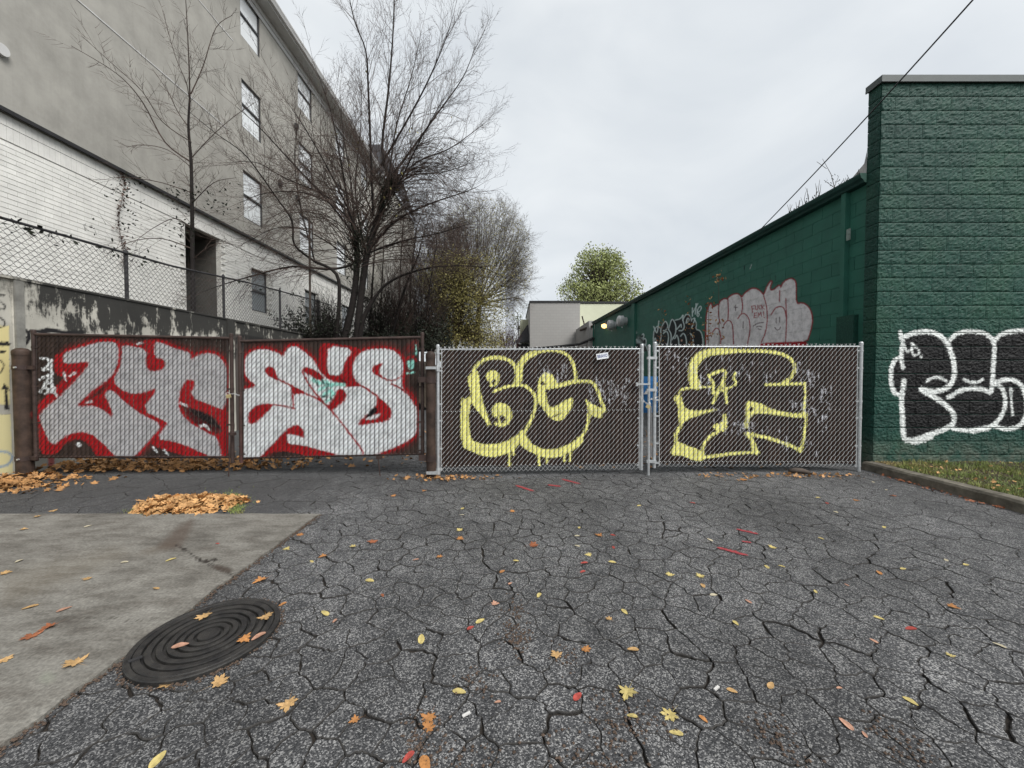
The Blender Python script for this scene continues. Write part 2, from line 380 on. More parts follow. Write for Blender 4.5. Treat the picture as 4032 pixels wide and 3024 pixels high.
for q in ([(335,640),(390,620),(390,690),(553,668),(545,705),(380,885),(245,985),(235,960),(250,920),(420,760),(345,750)],
          [(695,780),(715,815),(760,855),(820,873),(900,868),(985,828),(880,978),(760,905),(640,870)],
          [(885,540),(960,535),(960,645),(1015,655),(1030,690),(1000,725),(930,728),(905,690),(920,590)],
          [(1115,930),(1120,860),(1155,780),(1220,790),(1180,890),(1405,975),(1430,1000),(1420,1270),(1385,1270),(1345,1130),(1395,1100),(1330,1000),(1140,935)],
          [(970,1150),(1090,1170),(1200,1210),(1320,1270),(1290,1285),(1100,1240),(930,1180)],
          [(245,1060),(320,1200),(400,1140),(480,1105),(560,1115),(640,1180),(730,1275),(620,1285),(560,1180),(480,1140),(400,1170),(350,1245),(250,1245)]):
    p1.poly(q, RED, 6, 4, 1)
p1.poly([(1130,945),(1300,990),(1390,1090),(1340,1115),(1200,1058)], BLK, 6, -4, 1, 0.8)
for q in (A1, B1): p1.poly(q, SIL, 4, -2, 1)
p1.poly([(485,945),(560,905),(630,868),(650,900),(705,1018),(650,970),(590,940)], RED, 4, 3, 1)
p1.poly([(515,935),(572,902),(582,925)], SIL, 4)
p1.line([(742,560),(746,640),(736,700),(697,772)], 8, RED)
p1.line([(880,975),(1030,1050),(1035,1062)], 7, RED)
for q, r in (([(255,650),(305,650),(300,700),(250,720),(320,715)],8),([(320,660),(322,860)],9),([(245,780),(320,740),(260,830),(340,850)],8),([(250,860),(300,790),(345,840)],8),([(395,740),(410,790)],6),([(430,760),(470,735)],6),
             ([(280,870),(330,845),(350,880)],8),([(1125,930),(1165,945)],7),([(1250,1072),(1275,1058),(1300,1090)],8),([(950,1200),(975,1230)],7),([(1020,1215),(1045,1250)],6),([(855,560),(885,550)],7)):
    p1.line(q, r, WHT, 3)
p1.poly([(475,1175),(490,1168),(508,1180),(505,1198),(488,1203),(474,1192)], WHT, 3)
# gate 2: white letters edged in red
p2 = Paint().view((850,1250), 2.458)
W2 = [(280,480),(285,400),(330,340),(410,308),(500,308),(590,340),(655,380),(680,310),(740,275),(800,290),(880,350),(950,420),(1020,545),(1100,600),(1250,610),(1330,600),(1315,500),(1340,400),(1400,340),(1500,305),(1640,300),(1740,330),(1800,400),(1815,480),(1800,590),(1800,680),(1880,750),(1930,830),(1945,900),(1945,1050),(1935,1130),(1850,1200),(1700,1270),(1550,1325),(1440,1355),(1280,1362),(1200,1335),(1050,1290),(830,1235),(690,1225),(690,1130),(560,1240),(480,1310),(400,1360),(320,1370),(240,1350),(215,1300),(215,760),(240,705),(300,690),(400,660),(330,610),(285,550)]
p2.poly(W2, RED, 44, 34, 1, 0.4); p2.poly(W2, RED, 7, 30, 1)
p2.poly([(1000,260),(1085,250),(1340,285),(1400,320),(1350,420),(1030,500)], RED, 5, 4, 1)
p2.poly(W2, WHT, 4, 0, 1)
p2.poly([(1000,300),(1085,258),(1080,470),(1095,560),(1215,568),(1225,480),(1250,420),(1335,300),(1350,290),(1400,330),(1340,400),(1315,500),(1340,600),(1400,655),(1280,665),(1200,640),(1100,600),(1030,545),(1000,420)], RED, 5, 4, 1)
p2.poly([(1085,270),(1330,303),(1245,430),(1215,562),(1092,556),(1075,470)], WHT, 4)
for q in ([(470,510),(490,480),(530,472),(570,500),(590,560),(592,605),(560,590),(490,550)],
          [(735,665),(770,690),(880,738),(780,742),(752,752)],
          [(830,510),(860,478),(940,498),(1030,560),(1045,592),(1000,612),(930,570),(850,528)],
          [(310,960),(330,900),(400,850),(480,835),(565,842),(540,870),(450,960),(400,1010),(350,1035),(315,1020)],
          [(685,1225),(680,1150),(700,1122),(760,1132),(850,1168),(855,1120),(830,1065),(780,1040),(720,1060),(640,1130),(560,1220),(440,1330),(560,1300),(690,1290),(900,1345),(1230,1370),(1200,1340),(1050,1295),(830,1240)],
          [(1505,505),(1530,465),(1580,450),(1622,440),(1590,480),(1580,530),(1605,570),(1640,602),(1580,575),(1520,535)],
          [(1555,760),(1640,820),(1700,890),(1702,960),(1660,1000),(1560,1020),(1380,1047),(1385,1010),(1440,960),(1520,880),(1560,840)],
          [(1080,862),(1150,760),(1190,690),(1240,700),(1262,740),(1250,800),(1200,850),(1110,902)]):
    p2.poly(q, RED, 4, 2, 1)
for q, r in (([(590,592),(735,662),(880,742),(1020,802),(1110,890),(1200,1000),(1300,1130),(1425,1290),(1425,1360)],9),([(737,665),(742,780),(755,870)],8),([(837,520),(880,620),(1000,780),(1040,812)],8),
             ([(560,845),(680,860),(765,882)],7),([(1600,575),(1660,607),(1740,607),(1800,562)],7),([(1398,652),(1480,702),(1565,765)],9),([(1250,665),(1400,660)],8),([(1700,640),(1800,690),(1880,760),(1935,850)],9)):
    p2.line(q, r, RED)
p2.poly([(1500,885),(1550,862),(1570,905),(1500,960),(1440,982)], BLK, 4)
p2.poly([(1430,985),(1600,920),(1572,970),(1500,992)], WHT, 4)
for q, r in (([(940,600),(1000,640),(1060,620),(1120,660)],20),([(1000,700),(1080,660),(1150,640),(1240,650)],16),([(1040,760),(1110,700),(1140,740)],18),([(1060,820),(1110,790),(1120,750)],12),([(1870,440),(1890,500),(1900,430)],22),([(1850,540),(1915,530)],10)):
    p2.line(q, r, TEAL, 4, a=0.9)
for q in ([(950,590),(990,660)],[(1020,590),(1050,650)],[(1210,600),(1250,630)],[(1085,640),(1070,800)],[(1020,770),(1060,760)],[(1100,770),(1120,790)]): p2.line(q, 9, BLK, 3, a=0.8)
p2.line([(1830,410),(1910,370),(1935,420)], 14, RED, 4, a=0.8)
p2.line([(1870,300),(1930,260)], 40, RED, 14, a=0.35)
p2.line([(1935,270),(1940,360)], 10, TEAL, 3)
# gate 3: yellow outline letters with drips
p3 = Paint().view((1650,1300), 2.328)
for q in ([(885,350),(930,250),(1000,200),(1090,185),(1115,190),(1100,212),(1000,262),(950,330),(942,480),(900,503),(860,503),(885,420)],
          [(440,435),(490,390),(500,365),(545,380),(555,520),(590,680),(657,862),(640,882),(560,762),(500,705),(480,600)],
          [(382,622),(440,630),(462,595),(495,660),(465,680),(453,860),(468,960),(480,1010),(560,1040),(680,1047),(800,1022),(920,950),(925,1040),(860,1100),(780,1142),(680,1162),(580,1152),(470,1102),(386,1062)],
          [(1500,950),(1502,1040),(1400,1105),(1280,1167),(1150,1167),(1060,1132),(980,1092),(920,1042),(912,930),(960,915),(980,970),(1040,1050),(1130,1090),(1250,1090),(1380,1050)],
          [(1110,425),(1160,388),(1212,398),(1252,460),(1270,500),(1440,445),(1445,480),(1270,528),(1110,552),(1085,540),(1095,480)],
          [(1522,622),(1550,655),(1640,708),(1700,715),(1718,745),(1680,762),(1672,812),(1560,772),(1540,690)],
          [(612,420),(640,375),(690,368),(737,400),(737,470),(690,518),(640,512),(655,480),(625,455)],
          [(675,700),(720,663),(790,668),(847,730),(853,800),(812,872),(740,888),(685,860),(700,842),(745,862),(790,842),(800,800),(765,778),(720,782),(690,800),(665,750)],
          [(1085,560),(1100,540),(1158,545),(1172,640),(1205,728),(1390,616),(1412,628),(1407,690),(1342,802),(1270,838),(1200,802),(1130,712),(1088,640)]):
    p3.poly(q, YEL, 4, 2, 1)
for q, r in (([(500,372),(530,320),(600,265),(700,245),(800,262),(862,300),(890,360),(898,430)],17),([(1100,197),(1200,182),(1300,192),(1370,232),(1410,300),(1430,370),(1438,450)],15),
             ([(1250,508),(1440,468),(1590,468),(1640,560),(1700,725)],14),([(1558,770),(1545,880),(1500,970),(1430,1050)],14),([(685,560),(780,522),(880,500),(970,505),(1040,560),(1075,640),(1060,740),(1020,840),(968,932)],14),([(722,782),(742,862)],9)):
    p3.line(q, r, YEL)
for x, a, b in ((830,1110,1235),(868,1090,1140),(1100,1140,1238),(1170,1150,1218),(1330,1150,1202),(1387,1060,1198)): p3.line([(x,a),(x,b)], 11, YEL)
p3.poly([(1105,500),(1130,465),(1165,490),(1150,505)], S(45,32,28), 3); p3.line([(670,470),(700,455),(680,495)], 11, S(45,32,28)); p3.line([(1210,802),(1300,765)], 6, S(45,32,28))
for k in range(70):
    x = rng.choice([rng.uniform(1040,1400), rng.uniform(1560,1930), rng.uniform(1560,1930)])
    y = rng.uniform(270,430) if x < 1410 else rng.uniform(410,640); p3.line([(x,y),(x,y+rng.uniform(15,60))], 4.5, S(190,190,195), 2, a=0.75)
# gate 4: yellow letters, star tag, white scratches
p4 = Paint().view((2450,1000), 1.794)
for q in ([(480,942),(463,850),(478,760),(520,700),(600,673),(700,666),(842,675),(842,697),(700,707),(600,722),(542,770),(527,850),(562,945),(530,960)],
          [(873,1038),(960,1048),(1060,1098),(1200,1128),(1310,1122),(1280,1163),(1060,1132),(930,1122),(892,1180),(885,1232),(862,1226),(875,1130)],
          [(333,1422),(380,1318),(440,1348),(540,1378),(577,1420),(572,1462),(510,1462),(430,1422)],
          [(358,1010),(415,988),(440,1100),(560,1108),(662,1092),(662,1106),(560,1132),(450,1172),(415,1218),(395,1160),(400,1080)],
          [(640,1208),(708,1190),(713,1128),(737,1133),(737,1252),(680,1254),(640,1227)],[(900,1330),(935,1330),(965,1412),(925,1415)],[(1240,1365),(1275,1360),(1262,1405),(1235,1395)]):
    p4.poly(q, YEL, 4, 1, 1)
for q, r in (([(838,686),(980,686),(1100,696),(1170,722),(1213,770),(1220,820),(1190,880),(1140,908)],12),([(1016,922),(1292,915)],9),([(1292,915),(1297,1000),(1277,1140)],9),([(1300,1130),(1293,1250),(1262,1392)],10),
             ([(880,1270),(1000,1290),(1130,1330),(1250,1380)],12),([(880,1272),(932,1330),(952,1408)],12),([(960,1402),(800,1406),(570,1438)],11),([(412,1215),(375,1280),(382,1335)],12),
             ([(405,1000),(405,958),(480,945),(640,935)],8),([(570,1440),(565,1370),(602,1300),(682,1252)],11),([(610,860),(730,810),(725,872),(640,1052)],11),([(610,860),(650,920),(640,980)],9),
             ([(802,838),(780,880),(817,910),(750,950),(640,982)],8),([(715,900),(740,1052)],11)):
    p4.line(q, r, YEL)
p4.poly([(895,1075),(935,1085),(900,1125)], S(45,32,28), 3)
for k in range(150):
    t = rng.random(); c = rng.choice([((560,720),(1250,860)),((1230,820),(1480,1010)),((870,1180),(1430,1370)),((1180,1010),(1480,1180)),((300,690),(620,900)),((640,1130),(900,1230))])
    x = c[0][0]+(c[1][0]-c[0][0])*t; y = c[0][1]+(c[1][1]-c[0][1])*t+rng.gauss(0,45); p4.line([(x,y),(x,y+rng.uniform(12,45))], 3.6, S(205,205,212), 2, a=0.8)
# left retaining wall: cream panel, black tag marks and arrow, blue loop, red drip
pw = Paint(); pw.j = 0.8; pw.view((0,1050), 1.843)
pw.poly([(-900,420),(66,430),(72,1000),(-900,1000)], S(214,200,140), 5, 0, 0, 0.9)
pw.poly([(-900,1080),(75,1070),(95,1500),(-900,1520)], S(214,204,150), 5, 0, 0, 0.85)
for q, r in (([(0,205),(28,208)],8),([(0,250),(40,285),(35,310),(0,310)],5),([(0,370),(38,400),(30,435),(0,440)],6),([(0,560),(60,560)],16),([(0,620),(35,615)],9),([(0,680),(38,710),(0,775)],5),
             ([(135,500),(160,465),(205,470),(215,520),(190,560),(150,545),(135,510)],13),([(175,520),(205,512)],10),([(225,470),(300,470),(350,455)],14),([(300,480),(370,460),(440,475)],16),([(450,480),(600,475)],16)):
    pw.line(q, r, BLK, 4)
pw.poly([(30,845),(80,905),(50,890),(68,1040),(35,1040),(32,890),(5,900)], BLK, 4, 0, 0)
pw.line([(-10,1340),(60,1345),(95,1380),(60,1440),(-10,1455)], 9, S(90,130,175), 6, a=0.75)
pw.poly([(345,1380),(395,1380),(392,1480),(355,1480)], S(170,50,55), 8, 0, 0, 0.75)
# side wall of the green building: silver letters edged in red, and a black and white piece
ps = Paint().view((2700,900), 2.949); ps.j = 0.4
PK = S(150,18,38)
SV = [(238,1420),(240,1150),(247,980),(290,862),(302,912),(332,916),(372,885),(385,902),(402,850),(450,815),(490,832),(502,800),(560,766),(612,762),(650,812),(690,752),(760,702),(812,700),(862,730),(905,782),(925,740),(960,652),(1002,604),(972,680),(986,726),(1030,712),(1090,656),(1102,702),(1140,622),(1220,580),(1262,602),(1277,650),(1277,882),(1360,868),(1422,910),(1457,980),(1467,1080),(1442,1200),(1402,1312),(1165,1330),(880,1340),(830,1420)]
ps.poly(SV, PK, 5, 15, 1); ps.poly(SV, S(226,224,226), 3, 0, 1)
ps.poly([(820,1372),(880,1325),(1160,1318),(1400,1306),(1420,1372)], S(165,12,30), 4)
for q in ([(385,900),(378,1000),(400,1100)],[(490,832),(496,960),(490,1055)],[(650,812),(662,900),(650,978)],[(905,782),(940,900),(950,1050),(930,1200),(878,1322)],[(1092,720),(1088,845)],[(1163,810),(1165,900),(1172,1050),(1160,1318)],
          [(440,1122),(480,1066),(520,1070),(548,1130),(555,1365)],[(605,1046),(640,992),(690,985),(740,1050),(750,1180),(712,1365)],[(990,1002),(1040,920),(1100,900),(1150,930),(1170,1050)],[(310,1205),(350,1152),(390,1170),(410,1260),(402,1372)]):
    ps.line(q, 6, PK, 2.5)
for q in ([(580,890),(580,952)],[(560,910),(598,915)],[(668,1080),(665,1152)],[(1050,1040),(1050,1098)],[(1092,1030),(1090,1088)],[(1035,1150),(1060,1182),(1090,1172),(1102,1140)],[(785,1132),(830,1100),(905,1090)],[(825,1142),(850,1130),(882,1142)],[(840,1165),(875,1172)]):
    ps.line(q, 4.5, S(70,40,45), 2)
# hand lettering: FUCK / EM!
for q in ([(766,900),(774,975)],[(766,905),(800,893)],[(770,935),(795,930)], [(808,895),(812,935),(825,945),(836,932),(836,888)], [(868,890),(850,900),(850,925),(868,935)], [(880,886),(884,938)],[(912,890),(884,915),(915,935)],
          [(800,985),(792,1035),(828,1030)],[(798,985),(828,978)],[(797,1008),(822,1004)],[(840,1030),(845,978),(858,1005),(872,970),(884,1022)],[(905,965),(908,1010)],[(912,1030),(914,1036)]):
    ps.line(q, 4.5, PK, 2, 0)
ps.line([(1040,545),(1042,600)], 4, S(25,60,50)); ps.line([(683,380),(680,470)], 6, S(20,40,40)); ps.line([(765,420),(745,470)], 3, WHT)
ps.view((2300,1150), 3.687)
ps.poly([(1000,800),(1005,570),(1060,490),(1110,505),(1180,400),(1230,520),(1275,370),(1320,410),(1440,390),(1480,310),(1545,340),(1560,400),(1605,380),(1625,540),(1680,560),(1720,640),(1728,860),(1000,860)], S(24,32,34), 4, 0, 1)
ps.poly([(742,860),(742,700),(760,590),(800,680),(850,600),(872,630),(905,690),(900,760),(960,860)], S(24,32,34), 4, 0, 1)
for q in ([(1003,860),(1005,570),(1060,488),(1100,520)],[(1010,500),(1060,620),(1085,420)],[(1000,800),(1030,640),(1060,770),(1090,770),(1125,640),(1105,540),(1180,402),(1225,500),(1180,560),(1150,560)],[(1150,600),(1200,560),(1230,640),(1210,780)],
          [(1225,540),(1275,368),(1335,480),(1330,600),(1280,690)],[(1225,540),(1270,620),(1250,780)],[(1320,408),(1400,390),(1440,320),(1430,400),(1460,500),(1430,560),(1380,560)],[(1345,540),(1380,500),(1410,460),(1410,510)],
          [(1290,660),(1320,680),(1345,610),(1375,700),(1375,860)],[(1400,640),(1440,590),(1480,650),(1495,860)],[(1430,410),(1480,312),(1540,340),(1560,420)],[(1480,450),(1500,370),(1530,400),(1500,440)],[(1560,400),(1610,370),(1600,420),(1560,520)],
          [(1600,390),(1635,460),(1620,540),(1690,560),(1725,660),(1728,860)],[(1540,600),(1580,640),(1590,860)],[(742,860),(745,690),(760,585),(800,700),(812,740)],[(815,720),(820,640),(860,598),(872,640),(830,720)],[(830,730),(880,665),(905,700),(895,770)],[(800,790),(850,740),(900,780),(930,860)],
          [(1572,230),(1572,350)],[(1575,300),(1650,170)],[(1625,170),(1625,240),(1612,320)],[(1640,340),(1645,250),(1690,195),(1705,230),(1680,280),(1640,290),(1675,320),(1655,360),(1640,340)],[(1695,368),(1698,372)]):
    ps.line(q, 7, S(214,232,232), 3)
ps.poly([(1405,690),(1430,690),(1425,715),(1405,720)], S(225,180,160), 3)
# front wall of the green building: black letters outlined in white (the third runs on past the picture's edge)
pf = Paint().view((3300,1250), 2.074)
OUT = [(550,150),(620,110),(750,105),(850,150),(900,190),(960,120),(1080,95),(1200,120),(1280,165),(1340,115),(1440,100),(1600,110),(1690,190),(1720,420),(1700,700),(1660,880),(1540,920),(1420,915),(1300,900),(1230,885),(1150,915),(1040,930),(930,910),(850,935),(700,985),(570,1000),(530,985),(515,640),(460,625),(430,540),(430,430),(460,340),(505,325),(520,180)]
pf.poly(OUT, S(15,16,18), 4, 0, 1)
for q, r in (([(515,165),(560,150),(620,122),(740,112),(830,142),(890,205),(940,330),(955,450),(930,540),(870,590),(790,607),(680,585)],20),([(680,592),(800,660),(900,730),(952,800),(945,870),(880,910),(750,960),(620,1003),(560,1003),(533,980),(523,800),(518,640),(540,520)],20),
             ([(512,635),(460,620),(430,540),(430,430),(460,342),(515,330)],17),([(507,120),(532,200),(512,300),(528,410)],17),([(905,195),(960,132),(1080,108),(1200,127),(1272,180),(1277,300),(1258,520),(1255,622),(1200,590),(1100,575),(1000,592),(930,640),(900,650)],17),
             ([(930,905),(1030,925),(1150,915),(1270,885),(1340,800),(1372,700),(1352,590),(1310,550),(1262,542)],16),([(1262,540),(1330,512),(1420,505),(1500,550),(1535,640),(1545,760),(1515,860),(1450,905),(1350,912),(1270,885)],17),
             ([(1283,185),(1330,135),(1420,112),(1530,105),(1640,130),(1700,230),(1715,420),(1695,700),(1650,860),(1545,900)],18),
             ([(725,522),(770,490),(830,490),(882,518)],11),([(1028,508),(1080,530),(1140,530),(1182,508)],11),([(1410,590),(1416,700),(1426,800)],9),([(1408,585),(1414,600)],15),
             ([(545,222),(558,285),(605,262)],8),([(600,210),(606,312),(658,302),(664,272),(600,210)],8),([(676,318),(679,326)],9),([(560,1000),(640,1020),(760,975)],22),([(1100,925),(1230,900)],22)):
    pf.line(q, r, S(228,232,230), 4)
pf.line([(265,660),(250,730)], 3, S(20,35,30))

# ------------------------------------------------------------------ the ground
def sheet(name, mt, x0, x1, y0, y1, z, nx=1, ny=1, kind='structure', fn=None, parent=None, label=None):
    mb = MB(); mb.grid(nx, ny, lambda u, v: (x0+(x1-x0)*u, y0+(y1-y0)*v, z + (fn(x0+(x1-x0)*u, y0+(y1-y0)*v) if fn else 0)))
    return obj(name, mb, mt, parent, kind=kind, label=label)
sheet('ground', M['soil'], -900, 900, -300, 1500, -0.05)
road = sheet('asphalt_driveway', M['dirt'], -8.5, 5.45, -3, 6.6, -0.016)
sheet('alley_paving', M['asphalt'], -7.2, 6.2, 6.55, 34, -0.003)
# the broken asphalt: every plate between the cracks is a piece
rs = random.Random(11)
def spac(x, y):
    if x < -2.3 and y > 3.75: return 0.62
    if x > 3.4: return 0.40
    if y < 2.2: return 0.235
    return 0.205 + 0.06*min(1, abs(x)/3)
seeds = []; cells = {}
tries = 0
while tries < 21000:
    tries += 1
    y = 0.75 + 5.95*rs.random(); x = rs.uniform(-8.3, 5.4)
    if x < -2.35 and y < 3.4: continue
    if abs(x) > 1.45*y + 0.6: continue
    s0 = 0.86*spac(x, y)*(0.55 + 0.95*rs.random()**1.3); cx, cy = int(x//0.7), int(y//0.7); ok = True
    for i in range(cx-1, cx+2):
        for j in range(cy-1, cy+2):
            for (a, b) in cells.get((i, j), ()):
                if (a-x)**2 + (b-y)**2 < (0.80*s0)**2: ok = False; break
            if not ok: break
        if not ok: break
    if ok: seeds.append((x, y)); cells.setdefault((cx, cy), []).append((x, y))
SA = np.array(seeds)
def clip(poly, nx, ny, c):
    outp = []; n = len(poly)
    for i in range(n):
        a, b = poly[i], poly[(i+1) % n]; da = a[0]*nx+a[1]*ny-c; db = b[0]*nx+b[1]*ny-c
        if da <= 0: outp.append(a)
        if (da < 0 < db) or (db < 0 < da):
            t = da/(da-db); outp.append((a[0]+(b[0]-a[0])*t, a[1]+(b[1]-a[1])*t))
    return outp
def warp2(x, y):
    a = noise.noise_vector(Vector((x*2.6, y*2.6, 3.1)))*0.055 + noise.noise_vector(Vector((x*9, y*9, 7.7)))*0.030 + noise.noise_vector(Vector((x*33, y*33, 1.7)))*0.014 + noise.noise_vector(Vector((x*85, y*85, 4.7)))*0.0065
    return x + a.x, y + a.y
pieces = []
for i, (x, y) in enumerate(seeds):
    poly = [(x-0.9, y-0.9), (x+0.9, y-0.9), (x+0.9, y+0.9), (x-0.9, y+0.9)]
    d = (SA[:,0]-x)**2 + (SA[:,1]-y)**2; near = np.argsort(d)[1:26]
    for j in near:
        bx, by = seeds[j]; dx, dy = bx-x, by-y; ln = math.hypot(dx, dy)
        h = random.Random(int(min(i, j))*7919 + int(max(i, j))).random()
        w = 0.0014 + 0.0065*h*h*h + (0.004 if h > 0.86 else 0)
        if x < -2.3 and y > 3.7: w = 0.0018 + 0.003*h
        if x > 3.4: w *= 0.65
        nx, ny = dx/ln, dy/ln
        poly = clip(poly, nx, ny, nx*(x+bx)/2 + ny*(y+by)/2 - w/2)
        if len(poly) < 3: break
    if len(poly) < 3: continue
    ptl = []
    for k in range(len(poly)):
        a, b = poly[k], poly[(k+1) % len(poly)]; n = max(1, int(math.hypot(b[0]-a[0], b[1]-a[1])/0.016))
        for q in range(n): ptl.append(warp2(a[0]+(b[0]-a[0])*q/n, a[1]+(b[1]-a[1])*q/n))
    ptl = [(min(px_, 5.40), py_) for px_, py_ in ptl]
    pieces.append((x, y, ptl))
pieces.sort(key=lambda t: math.hypot(t[0], t[1]))
rest = MB(); cnt = 0; rmat = []
for x, y, ptl in pieces:
    if x > 5.35: continue
    mb = MB(); n = len(ptl); z = rs.uniform(-0.0035, 0.0005); tx, ty = rs.uniform(-.006,.006), rs.uniform(-.006,.006)
    zz = lambda px_, py_: min(z + tx*(px_-x) + ty*(py_-y), 0.001)
    sh = 0.0025 + 0.0025*rs.random()
    top = []
    for px_, py_ in ptl:
        dl = math.hypot(px_-x, py_-y) + 1e-6; k = max(0.0, 1 - sh/dl); top.append((x+(px_-x)*k, y+(py_-y)*k))
    mb.v = [(a, b, zz(a, b)) for a, b in top] + [(a, b, zz(a, b)-0.004) for a, b in ptl] + [(a, b, -0.0155) for a, b in ptl]
    mb.f = [tuple(range(n))] + [(k, n+k, n+(k+1) % n, (k+1) % n) for k in range(n)] + [(n+k, 2*n+k, 2*n+(k+1) % n, n+(k+1) % n) for k in range(n)]
    vis = not (x < -2.1 and y < 3.75) and abs(x) < 1.34*y + 0.25
    if cnt < 300 and vis:
        o_ = obj('asphalt_piece', mb, [M['asphalt'], M['lip']], road); o_.data.polygons.foreach_set('material_index', [0] + [1]*(2*n)); cnt += 1
    else: rest.add(mb.v, mb.f); rmat += [0] + [1]*(2*n)
o_ = obj('asphalt_pieces', rest, [M['asphalt'], M['lip']], road, kind='stuff'); o_.data.polygons.foreach_set('material_index', rmat)

# concrete slab with its crack and stains (real dirt, drawn where it lies)
pc = Paint(); pc.j = 2.5; pc.view((0,1800), 1.3557)
pc.poly([(1035,325),(1010,400),(960,480),(900,490),(840,485),(880,440),(960,370)], S(72,58,48), 26, 4, 1, 0.65)
pc.poly([(720,520),(850,470),(950,460),(880,500),(780,520)], S(84,74,62), 26, 0, 1, 0.55)
pc.poly([(0,620),(300,560),(640,480),(700,520),(420,640),(120,760),(0,800)], S(88,80,66), 60, 0, 1, 0.4)
pc.line([(940,470),(985,490),(1015,515),(1060,548),(1095,555),(1160,545)], 6, S(40,34,28), 3); pc.line([(1080,550),(1130,580),(1190,600),(1230,630),(1280,637)], 4, S(40,34,28), 3)
pc.poly([(1130,575),(1200,580),(1245,605),(1220,620),(1160,610)], S(58,48,40), 10, 0, 1, 0.9)
pc.line([(290,862),(520,858),(700,866),(860,866)], 2.5, S(60,55,46), 3, a=0.8)
pc.line([(150,790),(300,560),(330,420)], 3, S(88,80,66), 5, a=0.3)
pc.poly([(200,1180),(260,1140),(300,1180),(250,1210)], S(120,125,110), 30, 0, 1, 0.5)
def jag(y): return -1.955 + 0.026*noise.noise(Vector((0, y*5, 2))) + 0.018*noise.noise(Vector((3, y*19, 2)))
mb = MB(); xs0, ys0, ys1 = -8.6, -1.2, 3.86
NUX, NVY = 300, 240
def sl(u, v):
    y = ys0 + (ys1-ys0)*(1-(1-v)**1.0); xr = jag(y); x = xr + (xs0-xr)*(u**1.7)
    yy = y + (0.012*noise.noise(Vector((x*4, 0, 5))) if v > 0.999 else 0)
    return (x, yy, 0.017 + 0.004*noise.noise(Vector((x*1.3, y*1.3, 0))) + 0.0012*noise.noise(Vector((x*9, y*9, 0))))
mb.grid(NUX, NVY, sl)
top = np.array(mb.v); fx, fy = proj(top); okk = top[:,1] > 0.8
pcol = np.zeros((len(top), 4)); pcol[okk] = pc.ev(fx[okk], fy[okk])
o0 = 0
edge = [j*(NUX+1) for j in range(NVY+1)] + [NVY*(NUX+1)+i for i in range(NUX+1)]
lo = [(mb.v[k][0], mb.v[k][1], -0.03) for k in edge]; base_i = len(mb.v); mb.v.extend(lo)
for k in range(len(edge)-1): mb.f.append((edge[k], edge[k+1], base_i+k+1, base_i+k))
pcol = np.vstack([pcol, np.zeros((len(lo), 4))])
obj('concrete_slab', mb, M['slab'], kind='structure', paint=pcol)

# manhole
mc = (-1.648, 2.055, 0.0); MK = 0.945
mh = thing('manhole_cover', mc, 'round cast iron manhole cover with concentric rings beside the concrete slab', 'manhole cover')
mb = MB(); mb.lathe([(q_*MK, w_) for q_, w_ in [(0.352,-0.02),(0.352,0.019),(0.346,0.023),(0.326,0.023),(0.322,0.020),(0.322,-0.01)]], mc, 72); obj('frame', mb, M['iron'], mh, smooth=False)
mb = MB(); prof = [(0.3195,-0.01),(0.3195,0.019),(0.316,0.022),(0.286,0.022),(0.283,0.007)]
prof += [(0.0005,0.007)]
mb.lathe([(q_*MK, w_) for q_, w_ in prof], mc, 72); lid = obj('lid', mb, M['iron'], mh)
rr = [(0.274,0.240),(0.228,0.196),(0.184,0.152),(0.140,0.110),(0.098,0.068)]
for ro, ri in rr:
    mb = MB(); mb.lathe([(q_*MK, w_) for q_, w_ in [(ro,0.005),(ro-0.002,0.0205),(ro-0.006,0.0225),(ri+0.006,0.0225),(ri+0.002,0.0205),(ri,0.005)]], mc, 64); obj('raised_ring', mb, M['iron'], lid, smooth=False)
mb = MB(); mb.lathe([(q_*MK, w_) for q_, w_ in [(0.055,0.010),(0.053,0.021),(0.048,0.0225),(0.0005,0.0225)]], mc, 40); obj('centre_boss', mb, M['iron'], lid)

mb = MB(); mb.cbox((mc[0]-0.215, mc[1]-0.19, 0.0225), (0.05, 0.022, 0.004), Matrix.Rotation(0.8, 3, 'Z')); obj('pick_hole', mb, M['flash_shade'], lid)
# kerb and grass bed on the right
kb = thing('concrete_kerb', (5.31, 4.0, 0), 'worn concrete kerb between the asphalt and the grass bed', 'kerb')
for a, b in ((5.74, 3.9), (3.896, 1.6), (1.596, -1.0)):
    mb = MB(); n = 26
    for k in range(n+1):
        y = a + (b-a)*k/n; w = 0.012*noise.noise(Vector((1, y*4, 0))); x0 = 5.245 + w; zt = 0.118 + 0.008*noise.noise(Vector((4, y*3, 0)))
        mb.v += [(x0, y, -0.04), (x0+0.008, y, zt-0.025), (x0+0.03, y, zt), (x0+0.155, y, zt+0.004), (x0+0.165, y, -0.04)]
    for k in range(n):
        for q in range(4): mb.f.append((k*5+q, k*5+q+1, k*5+q+6, k*5+q+5))
    mb.f += [(4,3,2,1,0), tuple(n*5+q for q in range(5))]
    obj('kerb_stone', mb, M['kerb'], kb)
def bedz(x, y): return 0.02*noise.noise(Vector((x*1.5, y*1.5, 0))) + 0.012*noise.noise(Vector((x*6, y*6, 0)))
sheet('grass_bed', M['soil'], 5.405, 11, -1, 5.9, 0.105, 60, 60, fn=bedz)
mb = MB(); rg = random.Random(3)
